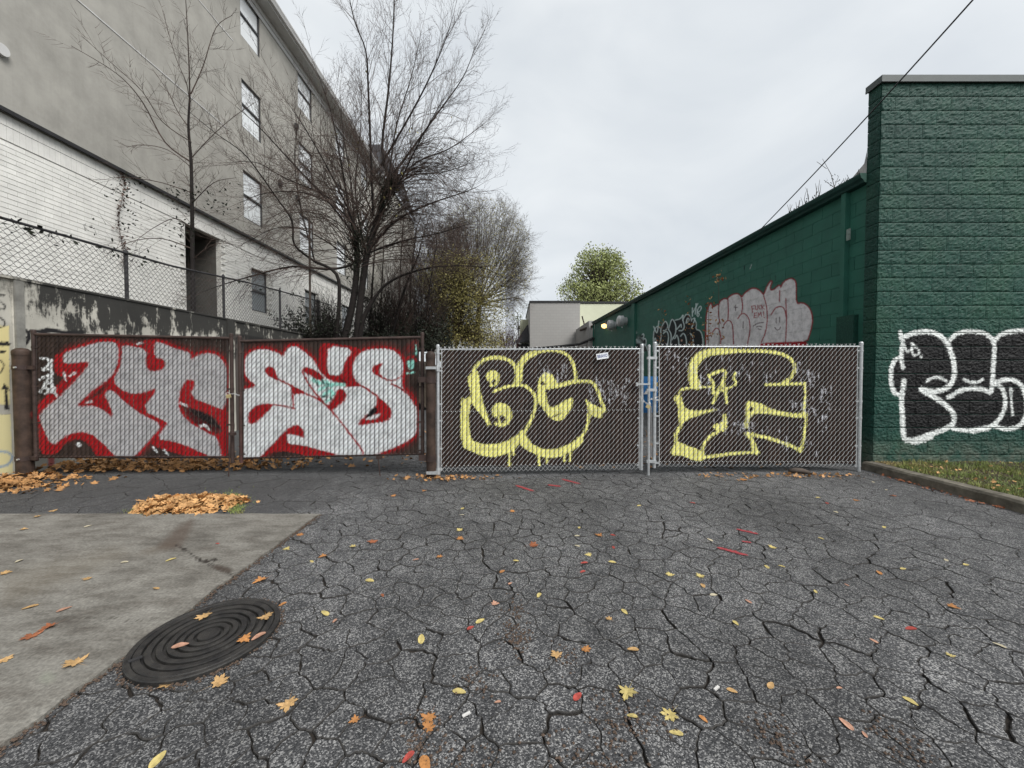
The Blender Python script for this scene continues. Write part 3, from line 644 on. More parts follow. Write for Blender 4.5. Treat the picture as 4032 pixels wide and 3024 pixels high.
for k in range(26000):
    x = 5.42 + 4.0*rg.random()**1.2; y = 3.1 + 2.64*rg.random(); z = 0.10 + bedz(x, y); a = rg.uniform(0, 6.28); h = rg.uniform(0.02, 0.06)*(1.2 if noise.noise(Vector((x*2, y*2, 5))) > 0 else 0.6)
    w = 0.0045; ca, sa = math.cos(a)*w, math.sin(a)*w; lx, ly = rg.uniform(-.03,.03), rg.uniform(-.03,.03)
    mb.add([(x-ca,y-sa,z),(x+ca,y+sa,z),(x+lx,y+ly,z+h)], [(0,1,2)])
def grassmat():
    m, N, L, bs = new_mat('dull_lawn_grass'); co = gcoord(N, L); geo = N.new('ShaderNodeNewGeometry')
    n = noise_node(N, L, 2.2, 5, 0.6, co)
    c = ramp(N, L, n, [(0.33, (0.32, 0.25, 0.10)), (0.47, (0.25, 0.28, 0.08)), (0.64, (0.16, 0.23, 0.065))])
    c = mixc(N, L, 1.0, c, ramp(N, L, geo.outputs['Random Per Island'], [(0, 0.5), (1, 1.25)]), 'MULTIPLY')
    L.new(c, bs.inputs['Base Color']); bs.inputs['Roughness'].default_value = 0.8; return m
M['grass'] = grassmat()
obj('grass', mb, M['grass'], label='short patchy lawn grass in the bed by the green wall', cat='grass', kind='stuff')

M['grit'] = simple('brown_grit', (.085,.060,.045), .95, .5, 90)
# red utility dashes sprayed on the asphalt
def dashmat():
    m, N, L, bs = new_mat('red_marking_paint'); co = gcoord(N, L)
    n = noise_node(N, L, 90, 3, 0.7, co); tr = N.new('ShaderNodeBsdfTransparent'); mx = N.new('ShaderNodeMixShader')
    bs.inputs['Base Color'].default_value = (0.27, 0.036, 0.042, 1); bs.inputs['Roughness'].default_value = 0.8
    at = N.new('ShaderNodeAttribute'); at.attribute_name = 'paint'
    f = math_n(N, L, 'GREATER_THAN', math_n(N, L, 'ADD', n, math_n(N, L, 'MULTIPLY', at.outputs['Alpha'], 0.55)), 0.78)
    L.new(f, mx.inputs[0]); L.new(tr.outputs[0], mx.inputs[1]); L.new(bs.outputs[0], mx.inputs[2])
    o = N['Material Output']; L.new(mx.outputs[0], o.inputs[0]); return m
M['dash'] = dashmat()
DASH = [((2024,1909),(2110,1938),9,'leftmost red dash, in front of the yellow lettered left gate'),((2150,1909),(2215,1917),9,'short middle red dash, in front of the left galvanised gate'),((2205,1885),(2290,1908),8,'red dash lying nearest the galvanised gates'),
        ((2888,2082),(2995,2106),9,'farther of two long red dashes, in front of the right gate'),((2915,2132),(2965,2139),7,'small red dab between the two long dashes'),((2808,2152),(2960,2193),11,'longest red dash, nearest the camera')]
for a, b, w, lb in DASH:
    A, B = G(*a), G(*b); dv = (B-A); ln = dv.length; dv.normalize(); nv = Vector((-dv.y, dv.x, 0)); wid = w/F*A.y*1.5
    mb = MB(); nn = 14; al = []
    for k in range(nn+1):
        c = A + dv*ln*k/nn; e = min(k, nn-k)/nn*2
        for q in (-1, -0.5, 0, 0.5, 1):
            p = c + nv*wid*q*(0.7+0.3*rs.random()); mb.v.append((p.x, p.y, 0.0045)); al.append((1, 1, 1, max(0, min(1, e*2.5))*(1 - 0.75*abs(q))))
    for k in range(nn):
        for q in range(4): mb.f.append((k*5+q, k*5+q+1, k*5+q+6, k*5+q+5))
    obj('paint_dash', mb, M['dash'], label=lb, cat='paint mark', group='red utility dashes on the asphalt', paint=al, loc=None)
# ------------------------------------------------------------------ gates
def pipe(mb, a, b, r, n=12): mb.tube([a, b], r, n)
SLU = (0.0, 0.14, 0.36, 0.64, 0.86, 1.0); SLD = (-0.009, 0.001, 0.004, 0.004, 0.001, -0.009)     # hollow flat tube: edges turn back
def gate(label, quad, YL, YR, paint, n, slat_m, wire_m, frame_m, rail_r, up_r, slat_bot, upL, upR, bands, barb, group, wire_r, midties, braces=()):
    """quad: pixel corners TL, TR, BL, BR of the woven mesh; slats are threaded through it one by one"""
    TL, TR, BL, BR = P(*quad[0], YL), P(*quad[1], YR), P(*quad[2], YL), P(*quad[3], YR)
    def at(u, v, off=0.0):
        a = TL.lerp(TR, u); b = BL.lerp(BR, u); p = a.lerp(b, v); return Vector((p.x, p.y - off, p.z))
    base = at(0.5, 1.0); t = thing('chain_link_gate', (base.x, base.y, 0), label, 'gate', group)
    W = (TR-TL).length; H = (BL-TL).length; pit = 1.0/n
    rows = 140
    for i in range(n):
        u0, u1 = (i+0.004)*pit, (i+0.996)*pit; tilt = rng.uniform(-.004,.004); hb = rng.uniform(-.006,.004); ht = rng.uniform(0,.006)
        mb = MB(); mb.grid(5, rows, lambda a, b: at(u0+(u1-u0)*SLU[round(a*5)], ht+(slat_bot+hb-ht)*b, SLD[round(a*5)] + tilt*(a-.5)))
        fx, fy = proj(mb.v); pcl = paint.ev(fx, fy); pcl[0::6,3] *= .05; pcl[5::6,3] *= .05
        obj('slat', mb, slat_m, t, paint=pcl)
    mb = MB(); nv = max(8, round(H/0.070)); hv = 1.0/nv
    for i in range(n):
        for k in range(nv):
            a, b = i*pit, (i+1)*pit; va, vb = (k+1)*hv, k*hv
            mb.tube([at(a, va, -0.001), at((a+b)/2-.2*pit, (va+vb)/2+.2*hv, 0.0105), at((a+b)/2+.2*pit, (va+vb)/2-.2*hv, 0.0105), at(b, vb, -0.001)], wire_r, 4, False)
            mb.tube([at(a, vb, -0.002), at((a+b)/2, (va+vb)/2, -0.012), at(b, va, -0.002)], wire_r*0.9, 3, False)
        if barb:
            c = at((i+0.0)*pit, 0.0); e = Vector((0,0,1)); hh = rng.uniform(0.036, 0.052)
            mb.tube([c - e*0.004, c + e*hh*0.6, c + e*hh + Vector((0.014,0,0))], wire_r*1.3, 4); mb.tube([c + e*hh*0.6, c + e*hh + Vector((-0.014,0,0))], wire_r*1.3, 4)
    wp = None
    if wire_m is M['wire_brown']:
        fx, fy = proj(mb.v); wp = paint.ev(fx, fy); wp[:,3] *= 0.05
    obj('wire_mesh', mb, wire_m, t, kind='stuff', paint=wp)
    def up(xt, yt, xb, yb, Y, nm='upright'):
        mb = MB(); a, b = P(xt, yt, Y), P(xb, yb, Y); b = Vector((a.x + (b.x-a.x)*0.4, b.y, b.z)); pipe(mb, a, b, up_r, 14)
        mb.lathe([(up_r*1.12,-0.02),(up_r*1.12,0.012),(up_r*0.7,0.026),(0.0005,0.03)], (a.x, a.y, a.z), 14)
        pp = None
        if frame_m is M['brown_pipe']:
            fx, fy = proj(mb.v); pp = paint.ev(fx, fy); pp[:,3] *= 0.5
        return obj(nm, mb, frame_m, t, paint=pp, smooth=False), a, b
    uo1, la, lb_ = up(*upL, YL); uo2, ra, rb_ = up(*upR, YR)
    mb = MB(); a, b = at(0, -0.004), at(1, -0.004); a = Vector((la.x, a.y, a.z)); b = Vector((ra.x, b.y, b.z)); pipe(mb, a, b, rail_r, 10); obj('top_rail', mb, frame_m, t)
    if frame_m is M['brown_pipe']:
        mb = MB(); a2, b2 = at(0, 0.985, -0.012), at(1, 0.985, -0.012); pipe(mb, Vector((la.x, a2.y, a2.z)), Vector((ra.x, b2.y, b2.z)), 0.018, 10); obj('bottom_rail', mb, frame_m, t)
    for side, pt, pb, e in ((0, la, lb_, 1), (1, ra, rb_, -1)):
        mb = MB(); u = 0.006 if side == 0 else 0.994; mb.tube([at(u, 0.0, 0.006), at(u, 0.99, 0.006)], 0.006, 5); obj('tension_bar', mb, wire_m, t)
        for f in bands:
            c = pt.lerp(pb, f); mb = MB(); mb.lathe([(up_r+0.004,-0.012),(up_r+0.004,0.012)], (c.x, c.y, c.z), 14); mb.cbox((c.x + e*(up_r+0.018), c.y-0.004, c.z), (0.045, 0.008, 0.022)); obj('tension_band', mb, frame_m, uo1 if side == 0 else uo2)
    if midties:
        for v in midties:
            mb = MB()
            for i in range(n): c = at((i+0.5)*pit, v, 0.012); mb.cbox(c, (0.011, 0.006, 0.012))
            obj('slat_fasteners', mb, wire_m, t, kind='stuff')
    return t, at
BROWN_BANDS = (0.12, 0.42, 0.70, 0.93)
GAL_BANDS = (0.055, 0.19, 0.45, 0.58, 0.80, 0.96)
gate('brown slat gate sprayed with silver letters edged in red, at the far left', [(142,1318),(900,1334),(142,1806),(898,1806)], 5.30, 5.42, p1, 44, M['slat_old'], M['wire_brown'], M['brown_pipe'], 0.020, 0.024, 0.985, (132,1306,135,1815), (911,1320,909,1822), BROWN_BANDS, False, 'brown slat gates', 0.0034, ())
gate('brown slat gate sprayed with white letters edged in red, beside the rusty post', [(956,1346),(1650,1330),(955,1810),(1648,1793)], 5.42, 5.36, p2, 40, M['slat_old'], M['wire_brown'], M['brown_pipe'], 0.020, 0.024, 0.985, (944,1329,946,1822), (1663,1316,1661,1808), BROWN_BANDS, False, 'brown slat gates', 0.0034, ())
g3, at3 = gate('galvanised slat gate with yellow drips and a small sticker, right of the rusty post', [(1735,1378),(2522,1376),(1732,1860),(2520,1848)], 5.34, 5.44, p3, 46, M['slat'], M['wire_galv'], M['galv'], 0.010, 0.024, 0.955, (1724,1364,1722,1866), (2528,1362,2526,1850), GAL_BANDS, True, 'galvanised slat gates', 0.0030, (0.50, 0.945))
g4, at4 = gate('galvanised slat gate with yellow star tag, against the green building', [(2590,1367),(3380,1366),(2590,1838),(3374,1838)], 5.46, 5.62, p4, 46, M['slat'], M['wire_galv'], M['galv'], 0.010, 0.024, 0.975, (2579,1354,2577,1842), (3391,1353,3383,1855), GAL_BANDS, True, 'galvanised slat gates', 0.0030, (0.52, 0.955))

def fat_post(label, xc, ytop, ybot, wpx, Y, paint=None):
    b = P(xc, ybot, Y); a = P(xc, ytop, Y); r = wpx/F*Y/2; t = thing('gate_post', (b.x, b.y, 0), label, 'post', 'brown gate posts')
    mb = MB(); n = 28
    mb.grid(n, 60, lambda u, v: (b.x + r*math.cos(2*math.pi*u), b.y + r*math.sin(2*math.pi*u), -0.02 + (a.z+0.02)*v))
    pp = None
    if paint: fx, fy = proj(mb.v); pp = paint.ev(fx, fy); pp[:,3] *= 0.7
    po_ = obj('post', mb, M['rust'], t, paint=pp, smooth=True)
    mb = MB(); mb.lathe([(r*1.04,-0.05),(r*1.04,0.0),(r*0.95,0.022),(r*0.6,0.045),(0.0005,0.055)], (b.x, b.y, a.z), 28); obj('cap', mb, M['rust'], po_, smooth=True)
    return t, b, a.z, r
t, b, zt, r = fat_post('thick brown post at the left end of the gates by the stained wall', 101, 1385, 1880, 50, 5.28, p1.view((0,1000),1.58).line([(215,1000),(310,985)], 22, RED, 14, a=0.8))
for f in (0.875, 0.155):
    z = zt*f; mb = MB(); mb.lathe([(r+0.006,-0.03),(r+0.006,0.03)], (b.x, b.y, z), 24); mb.cbox((b.x+r+0.04, b.y-0.01, z), (0.10, 0.03, 0.05)); hc_ = obj('hinge_clamp', mb, M['brown_pipe'], t)
    mb = MB(); mb.tube([(b.x+r*0.3, b.y-r-0.02, z),(b.x+r*0.3, b.y-r+0.02, z)], 0.013, 6); obj('bolt', mb, M['galv'], hc_)
t, b, zt, r = fat_post('rusty brown post between the brown gates and the galvanised gates', 1698, 1398, 1884, 37, 5.30)
for f in (0.80, 0.16):
    z = zt*f; mb = MB(); mb.lathe([(r+0.007,-0.045),(r+0.007,0.045)], (b.x, b.y, z), 24); mb.cbox((b.x-r-0.045, b.y-0.01, z), (0.11, 0.05, 0.075)); obj('hinge_clamp', mb, M['brown_pipe'], t)
for f in (0.895, 0.045):
    z = zt*f; mb = MB(); mb.lathe([(r+0.010,-0.018),(r+0.010,0.018)], (b.x, b.y, z), 24); mb.cbox((b.x+r*0.4, b.y-r-0.012, z), (r*2.2, 0.03, 0.036)); mb.tube([(b.x+r+0.025, b.y+0.03, z-0.045),(b.x+r+0.025, b.y+0.03, z+0.03)], 0.032, 10); obj('hinge_strap', mb, M['galv'], t)

# drop rods, padlocks and chains
def drop_rod(label, xt, yt, xb, yb, Y, r, mt, clamps, grp=None):
    a = P(xt, yt, Y); b = P(xb, yb, Y); t = thing('drop_rod', (b.x, b.y, 0), label, 'drop rod', grp)
    mb = MB(); mb.tube([a, (b.x, b.y, max(-0.01, b.z))], r, 10); mb.lathe([(r*1.2,-0.02),(r*1.2,0.01),(0.0005,0.02)], tuple(a), 10); obj('rod', mb, mt, t)
    for f, dx in clamps:
        c = a.lerp(b, f); mb = MB(); mb.cbox((c.x+dx/2, c.y+0.01, c.z), (abs(dx)+0.05, 0.045, 0.036)); obj('rod_guide', mb, mt, t)
    return t
drop_rod('galvanised drop rod standing between the two galvanised gates', 2556, 1362, 2553, 1885, 5.40, 0.017, M['galv'], ((0.09, 0.085), (0.33, 0.085), (0.87, 0.085)))
drop_rod('thin rusty drop rod hanging between the two brown gates', 909, 1700, 900, 1876, 5.34, 0.008, M['brown_pipe'], ((0.05, 0.03),))
drop_rod('thin brown drop rod under the white lettered gate', 1488, 1800, 1497, 1876, 5.34, 0.008, M['brown_pipe'], ((0.02, 0.03),))
mb = MB(); a, b = P(2508,1513,5.38), P(2560,1512,5.38); mb.cbox((a+b)/2, ((b-a).length, 0.02, 0.022)); mb.cbox(a, (0.03,0.03,0.05))
t = thing('gate_latch', tuple(a), 'galvanised latch bar bridging the two galvanised gates', 'latch'); obj('latch_bar', mb, M['galv'], t)
def chain(label, pts, Y, link=0.03, r=0.0042, grp=None):
    t = thing('chain', tuple(P(*pts[0], Y)), label, 'chain', grp)
    pp = [P(x, y, Y) for x, y in pts]; seg = []; k = 0
    for a, b in zip(pp[:-1], pp[1:]):
        n = max(1, int((b-a).length/(link*0.78))); d = (b-a).normalized()
        for q in range(n):
            c = a.lerp(b, (q+0.5)/n); s = d.orthogonal().normalized(); s = Matrix.Rotation(R(90*(k % 2)) + 0.4, 3, d) @ s; k += 1
            ring = [c + d*math.cos(w)*link/2 + s*math.sin(w)*link*0.3 for w in [2*math.pi*i/8 for i in range(9)]]
            mb = MB(); mb.tube(ring, r, 5, False); obj('chain_link', mb, M['chrome'], t)
    return t
chain('steel chain sagging between the galvanised gates down to the padlock', [(2518,1560),(2530,1575),(2550,1592)], 5.36)
chain('steel chain wrapped on the right hand upright of the galvanised gates', [(2563,1572),(2578,1566),(2596,1560)], 5.39)
chain('steel chain hanging straight down behind the drop rod', [(2563,1600),(2564,1700),(2562,1800)], 5.47)
chain('short steel chain looped between the two brown gates', [(902,1552),(920,1550),(942,1557)], 5.36, 0.026, 0.0036)
def padlock(label, x, y, Y, rot, s):
    c = P(x, y, Y); t = thing('padlock', tuple(c), label, 'padlock', 'padlocks'); Mx = Matrix.Rotation(rot, 3, 'Y')
    mb = MB(); mb.cbox((0,0,0), (s, s*0.42, s*0.85)); mb.v = [tuple(c + Mx @ Vector(q)) for q in mb.v]; bo = obj('body', mb, M['brass'], t)
    mb = MB(); pts = [Vector((s*0.32*math.cos(w), 0, s*0.42 + s*0.25 + s*0.36*math.sin(w))) for w in [math.pi*i/8 for i in range(9)]]
    pts = [Vector((s*0.32, 0, s*0.40))] + pts + [Vector((-s*0.32, 0, s*0.40))]
    mb.tube([c + Mx @ q for q in pts], s*0.10, 8); obj('shackle', mb, M['chrome'], t)
padlock('brass padlock hanging tilted on the chain of the galvanised gates', 2552, 1601, 5.33, 0.5, 0.055)
padlock('brass padlock on the chain between the two brown gates', 900, 1560, 5.32, -0.25, 0.055)
# sticker on the galvanised gate
TILT = R(9); c0 = P(2372,1402,5.355)
t = thing('sticker', tuple(c0), 'white sticker with blue capital letters on the galvanised gate', 'sticker')
Mx = Matrix.Rotation(-TILT, 3, 'Y')
mb = MB(); mb.cbox((0,0,0), (0.165, 0.003, 0.082)); mb.v = [tuple(c0 + Mx @ Vector(q)) for q in mb.v]; obj('sticker_sheet', mb, simple('white_vinyl', (0.80,0.82,0.84), 0.4, 0.03), t)
fc = bpy.data.curves.new('lettering', 'FONT'); fc.body = 'BRAVO'; fc.align_x = 'CENTER'; fc.align_y = 'CENTER'; fc.size = 0.062; fc.extrude = 0.0006; fc.offset = 0.0006; fc.resolution_u = 2
fo = bpy.data.objects.new('tmp_text', fc); col.objects.link(fo); me = fo.to_mesh(); tm = MB(); tm.v = [tuple(q.co) for q in me.vertices]; tm.f = [tuple(q.vertices) for q in me.polygons]; fo.to_mesh_clear(); bpy.data.objects.remove(fo)
mxw = max(abs(q[0]) for q in tm.v); sxx = 0.070/mxw
tm.v = [tuple(c0 + Mx @ Vector((q[0]*sxx, -0.0025 - q[2], q[1]*1.05))) for q in tm.v]
obj('lettering', tm, simple('blue_print', (0.010,0.035,0.20), 0.5, 0.03), t)
# blue printed sheet behind the gap
t = thing('printed_sheet', tuple(P(2555,1610,6.1)), 'blue printed sheet glimpsed through the gap between the galvanised gates', 'sheet')
a, b = P(2490,1482,6.1), P(2625,1625,6.1)
mb = MB(); mb.grid(12, 6, lambda u, v: (a.x+(b.x-a.x)*u, 6.1+0.02*math.sin(u*9), b.z+(a.z-b.z)*v)); obj('sheet_ground', mb, simple('blue_print_sheet', (0.03,0.16,0.40), 0.5, 0.2, 30), t)
mb = MB(); mb.add([tuple(P(2535,1552,6.07)), tuple(P(2552,1552,6.07)), tuple(P(2548,1530,6.07))], [(0,1,2)]); obj('white_triangle', mb, M['trim_pale'], t)
mb = MB(); mb.quad(P(2583,1506,6.07), P(2592,1506,6.07), P(2592,1522,6.07), P(2583,1522,6.07)); obj('yellow_patch', mb, M['leaf_yellow'], t)
# ------------------------------------------------------------------ walls with openings, on a plane of constant X
def holed(mb, X, y0, y1, z0, z1, holes, depth, sgn=1):
    ys = sorted({y0, y1, *[h[0] for h in holes], *[h[1] for h in holes]}); zs = sorted({z0, z1, *[h[2] for h in holes], *[h[3] for h in holes]})
    ys = [y for y in ys if y0 <= y <= y1]; zs = [z for z in zs if z0 <= z <= z1]
    for a, b in zip(ys[:-1], ys[1:]):
        for c, d in zip(zs[:-1], zs[1:]):
            m, n = (a+b)/2, (c+d)/2
            if any(h[0] < m < h[1] and h[2] < n < h[3] for h in holes): continue
            mb.quad((X,a,c),(X,b,c),(X,b,d),(X,a,d))
    for a, b, c, d in holes:
        e = X - sgn*depth
        mb.quad((X,a,c),(e,a,c),(e,a,d),(X,a,d)); mb.quad((X,b,c),(X,b,d),(e,b,d),(e,b,c)); mb.quad((X,a,c),(X,b,c),(e,b,c),(e,a,c)); mb.quad((X,a,d),(e,a,d),(e,b,d),(X,b,d))

# ------------------------------------------------------------------ apartment building on the left
XB, XS, ZB = -10.0, -9.90, 6.62
ab = thing('apartment_building', (-10, 15, 2.4), 'tall apartment block with grey stucco over white painted brick, on the left', 'building')
def yat(px, X): return PXW(px, 1000, X).y
COLS = [(yat(963, XS), yat(1038, XS)), (yat(1182, XS), yat(1236, XS)), (yat(1326, XS), yat(1362, XS)), (25.6, 26.7)]
ROWS = [(7.20, 8.95), (10.50, 12.25), (13.80, 15.50)]
wins = [(a, b, c, d) for a, b in COLS for c, d in ROWS]
mb = MB(); holed(mb, XS, -2.0, 27.5, ZB, 15.75, wins, 0.09); mb.quad((XB-0.05,-2,ZB),(XS,-2,ZB),(XS,27.5,ZB),(XB-0.05,27.5,ZB)); mb.quad((XS,27.5,2.4),(XB-8,27.5,2.4),(XB-8,27.5,15.75),(XS,27.5,15.75)); mb.quad((XS,-2,ZB),(XS,-2,15.75),(XB-8,-2,15.75),(XB-8,-2,ZB))
obj('stucco_wall', mb, M['stucco'], ab)
for z in (9.93, 13.22):
    mb = MB(); mb.box((XS+0.001, -2, z), (XS+0.012, COLS[0][0]-0.4 if z > 13 else 13.6, z+0.03)); obj('stucco_bead', mb, M['trim_pale'], ab)
mb = MB(); mb.box((XS-0.02, -2, ZB-0.075), (XS+0.035, 27.5, ZB-0.002)); obj('shadow_strip', mb, M['flash_shade'], ab)  # black strip painted in as the shadow line where the stucco overhangs
# glass: blinds right behind the panes
def panem(name, c, rough=0.12):
    m, N, L, bs = new_mat(name); co = gcoord(N, L); wv = N.new('ShaderNodeTexWave'); wv.bands_direction = 'Z'; wv.inputs['Scale'].default_value = 9; L.new(co, wv.inputs['Vector'])
    L.new(ramp(N, L, wv.outputs[0], [(0.2, tuple(k*0.86 for k in c)), (0.5, c)]), bs.inputs['Base Color']); bs.inputs['Roughness'].default_value = 0.4
    bs.inputs['Coat Weight'].default_value = 1.0; bs.inputs['Coat Roughness'].default_value = 0.03; bs.inputs['Coat IOR'].default_value = 1.6; return m
M['pane'] = panem('pane_with_white_blinds', (0.80, 0.83, 0.84)); M['pane_dark'] = panem('pane_grey_room', (0.28, 0.31, 0.33))
def window(X, y0, y1, z0, z1, parent, pane, dp=0.09):
    xb = X - dp + 0.03; mb = MB(); w = 0.05
    mb.box((xb-0.03, y0, z0), (xb+0.03, y0+w, z1)); mb.box((xb-0.03, y1-w, z0), (xb+0.03, y1, z1)); mb.box((xb-0.03, y0+w, z0), (xb+0.03, y1-w, z0+w)); mb.box((xb-0.03, y0+w, z1-w), (xb+0.03, y1-w, z1))
    f = obj('window', mb, M['frame_dark'], parent)
    zm = (z0+z1)/2; mb = MB(); mb.box((xb-0.02, y0+w+.002, zm-0.035), (xb+0.035, y1-w-.002, zm+0.035)); obj('sash_bar', mb, M['frame_dark'], f)
    for a, b in ((z0+w, zm-0.036), (zm+0.036, z1-w)):
        mb = MB(); mb.quad((xb-0.012, y0+w, a), (xb-0.012, y1-w, a), (xb-0.012, y1-w, b), (xb-0.012, y0+w, b)); obj('pane', mb, pane, f)
for h in wins: window(XS, *h, ab, M['pane'])
# eaves: soffit, fascia and gutter
mb = MB(); mb.box((XS-0.001, -2, 15.752), (XS+0.50, 28, 15.82)); obj('soffit', mb, M['trim_pale'], ab)
mb = MB(); mb.box((XS+0.002, -2, 15.55), (XS+0.06, 27.5, 15.75)); mb.box((XS+0.001, -2, 15.36), (XS+0.03, 27.5, 15.55)); obj('frieze_board', mb, M['trim_pale'], ab)
mb = MB(); pr = [(0.502,15.80),(0.60,15.83),(0.63,15.92),(0.66,15.99),(0.66,16.03),(0.502,16.03)]
for y in (-2, 28): mb.v += [(XS+a, y, b) for a, b in pr]
n = len(pr); mb.f = [(k, (k+1) % n, n+(k+1) % n, n+k) for k in range(n)] + [tuple(range(n)), tuple(range(2*n-1, n-1, -1))]
obj('gutter', mb, M['trim_pale'], ab)
mb = MB(); mb.quad((XS+0.6,-2,16.04),(XS+0.6,28,16.04),(XB-7,28,19.0),(XB-7,-2,19.0)); obj('roof', mb, M['roof'], ab)
# white brick storey: backing, soldier bands, single bricks
op = (yat(733, XB), yat(869, XB), 2.0, 6.02); gw = [(yat(990, XB), yat(1054, XB), 3.88, 5.50), (yat(1200, XB), yat(1246, XB), 3.88, 5.50), (yat(1345, XB), yat(1375, XB), 3.88, 5.50)]
mb = MB(); holed(mb, XB-0.020, -2.0, 27.5, 2.0, ZB, [op]+gw, 0.14); obj('brick_backing', mb, M['white_mortar'], ab)
for h in gw: window(XB-0.020, *h, ab, M['pane_dark'], 0.12)
mb = MB(); e = XB-1.6
mb.quad((e,op[0],2),(e,op[1],2),(e,op[1],6.02),(e,op[0],6.02)); mb.quad((XB-.16,op[1],2),(XB-.16,op[1],6.02),(e,op[1],6.02),(e,op[1],2)); mb.quad((XB-.16,op[0],2),(e,op[0],2),(e,op[0],6.02),(XB-.16,op[0],6.02)); mb.quad((XB-.16,op[0],6.02),(e,op[0],6.02),(e,op[1],6.02),(XB-.16,op[1],6.02)); mb.quad((XB-.16,op[0],2.3),(XB-.16,op[1],2.3),(e,op[1],2.3),(e,op[0],2.3))
obj('passage_recess', mb, M['recess'], ab)
holes = [op]+gw
def free(y0, y1, z0, z1): return not any(y1 > h[0]-.002 and y0 < h[1]+.002 and z1 > h[2]-.002 and z0 < h[3]+.002 for h in holes)
BL, BH, JT = 0.305, 0.1016, 0.012
def brick_mesh(l, h, nm):
    m = MB(); x1 = 0.0; m.box((-0.03, 0, 0), (0.0, l, h)); return mesh_of(nm, m.v, m.f[1:2]+m.f[0:1]+[m.f[2], m.f[3], m.f[4]], M['white_brick'])
JV = 0.004; bm_full = brick_mesh(BL-JV, BH-JT, 'brick')
cand = []; k = 0
z = 6.03 - BH
while z > 2.5:
    y = -0.2 - (BL/2 if k % 2 else 0)
    while y < 27.3:
        if y > 6.3 and free(y, y+BL-JT, z, z+BH-JT): cand.append((y, z))
        y += BL
    z -= BH; k += 1
def seen(y, z):
    d = proj([(XB, y, z)]); return d[0][0] > -70 and z > 2.70 + (CAMZ-2.7)*0 + (2.75-CAMZ)*(10.0/6.95-1)*0.9
vis = sorted([c for c in cand if seen(*c)], key=lambda c: c[0]); near_b = vis[:300]; ns = set(near_b)
for y, z in near_b: inst('brick', bm_full, (XB + rs.uniform(-.0015,.0015), y, z), ab)
mb = MB()
for y, z in cand:
    if (y, z) not in ns: d = rs.uniform(-.0015,.0015); mb.box((XB-0.03+d, y, z), (XB+d, y+BL-JV, z+BH-JT))
obj('bricks', mb, M['white_brick'], ab, kind='stuff')
for zz, dd in ((6.04, 0.0), (6.325, 0.004)):
    mb = MB(); y = 5.5
    while y < 27.3: mb.box((XB-0.03, y, zz), (XB+0.012+dd+rs.uniform(-.001,.001), y+0.0985, zz+(0.275 if dd == 0 else 0.215))); y += 0.1016
    obj('soldier_course', mb, M['white_brick'], ab, kind='stuff')
# small vents
for px, py in ((1163,498),(1100,722),(1168,780)):
    c = PXW(px, py, XS); mb = MB(); mb.box((XS+0.001, c.y-.09, c.z-.1), (XS+0.10, c.y+.09, c.z+.1)); mb.cbox((XS+0.11, c.y, c.z+0.03), (0.03,0.15,0.12)); obj('wall_vent', mb, M['frame_dark'], ab)
c = PXW(-4, 195, XS); mb = MB(); mb.tube([(XS,c.y,c.z),(XS+0.08,c.y,c.z)], [0.12,0.11], 18); obj('round_vent', mb, M['trim_pale'], ab)
# gabled wing at the far end
mb = MB(); y0, y1 = 27.51, 36.0; mb.box((-17, y0, 2.2), (-9.05, y1, 15.4)); obj('wing_wall', mb, M['stucco'], ab)
mb = MB(); a = P(1352,560,27.4); b = P(1512,590,27.4); tp = P(1424,474,30.5)
mb.add([(-17.5,27.3,15.3),(-8.85,27.3,15.3),(-9.6,28.8,18.3),(-17.5,28.8,18.3)], [(0,1,2,3)]); mb.add([(-8.85,27.3,15.3),(-8.85,36.2,15.3),(-9.6,34.5,18.3),(-9.6,28.8,18.3)], [(0,1,2,3)]); obj('wing_roof', mb, M['roof'], ab)
mb = MB(); mb.tube([(-8.84,27.25,15.28),(-9.6,28.78,18.32)], 0.07, 4); mb.tube([(-17,27.25,15.28),(-8.84,27.25,15.28)], 0.09, 4); obj('wing_trim', mb, M['trim_pale'], ab)

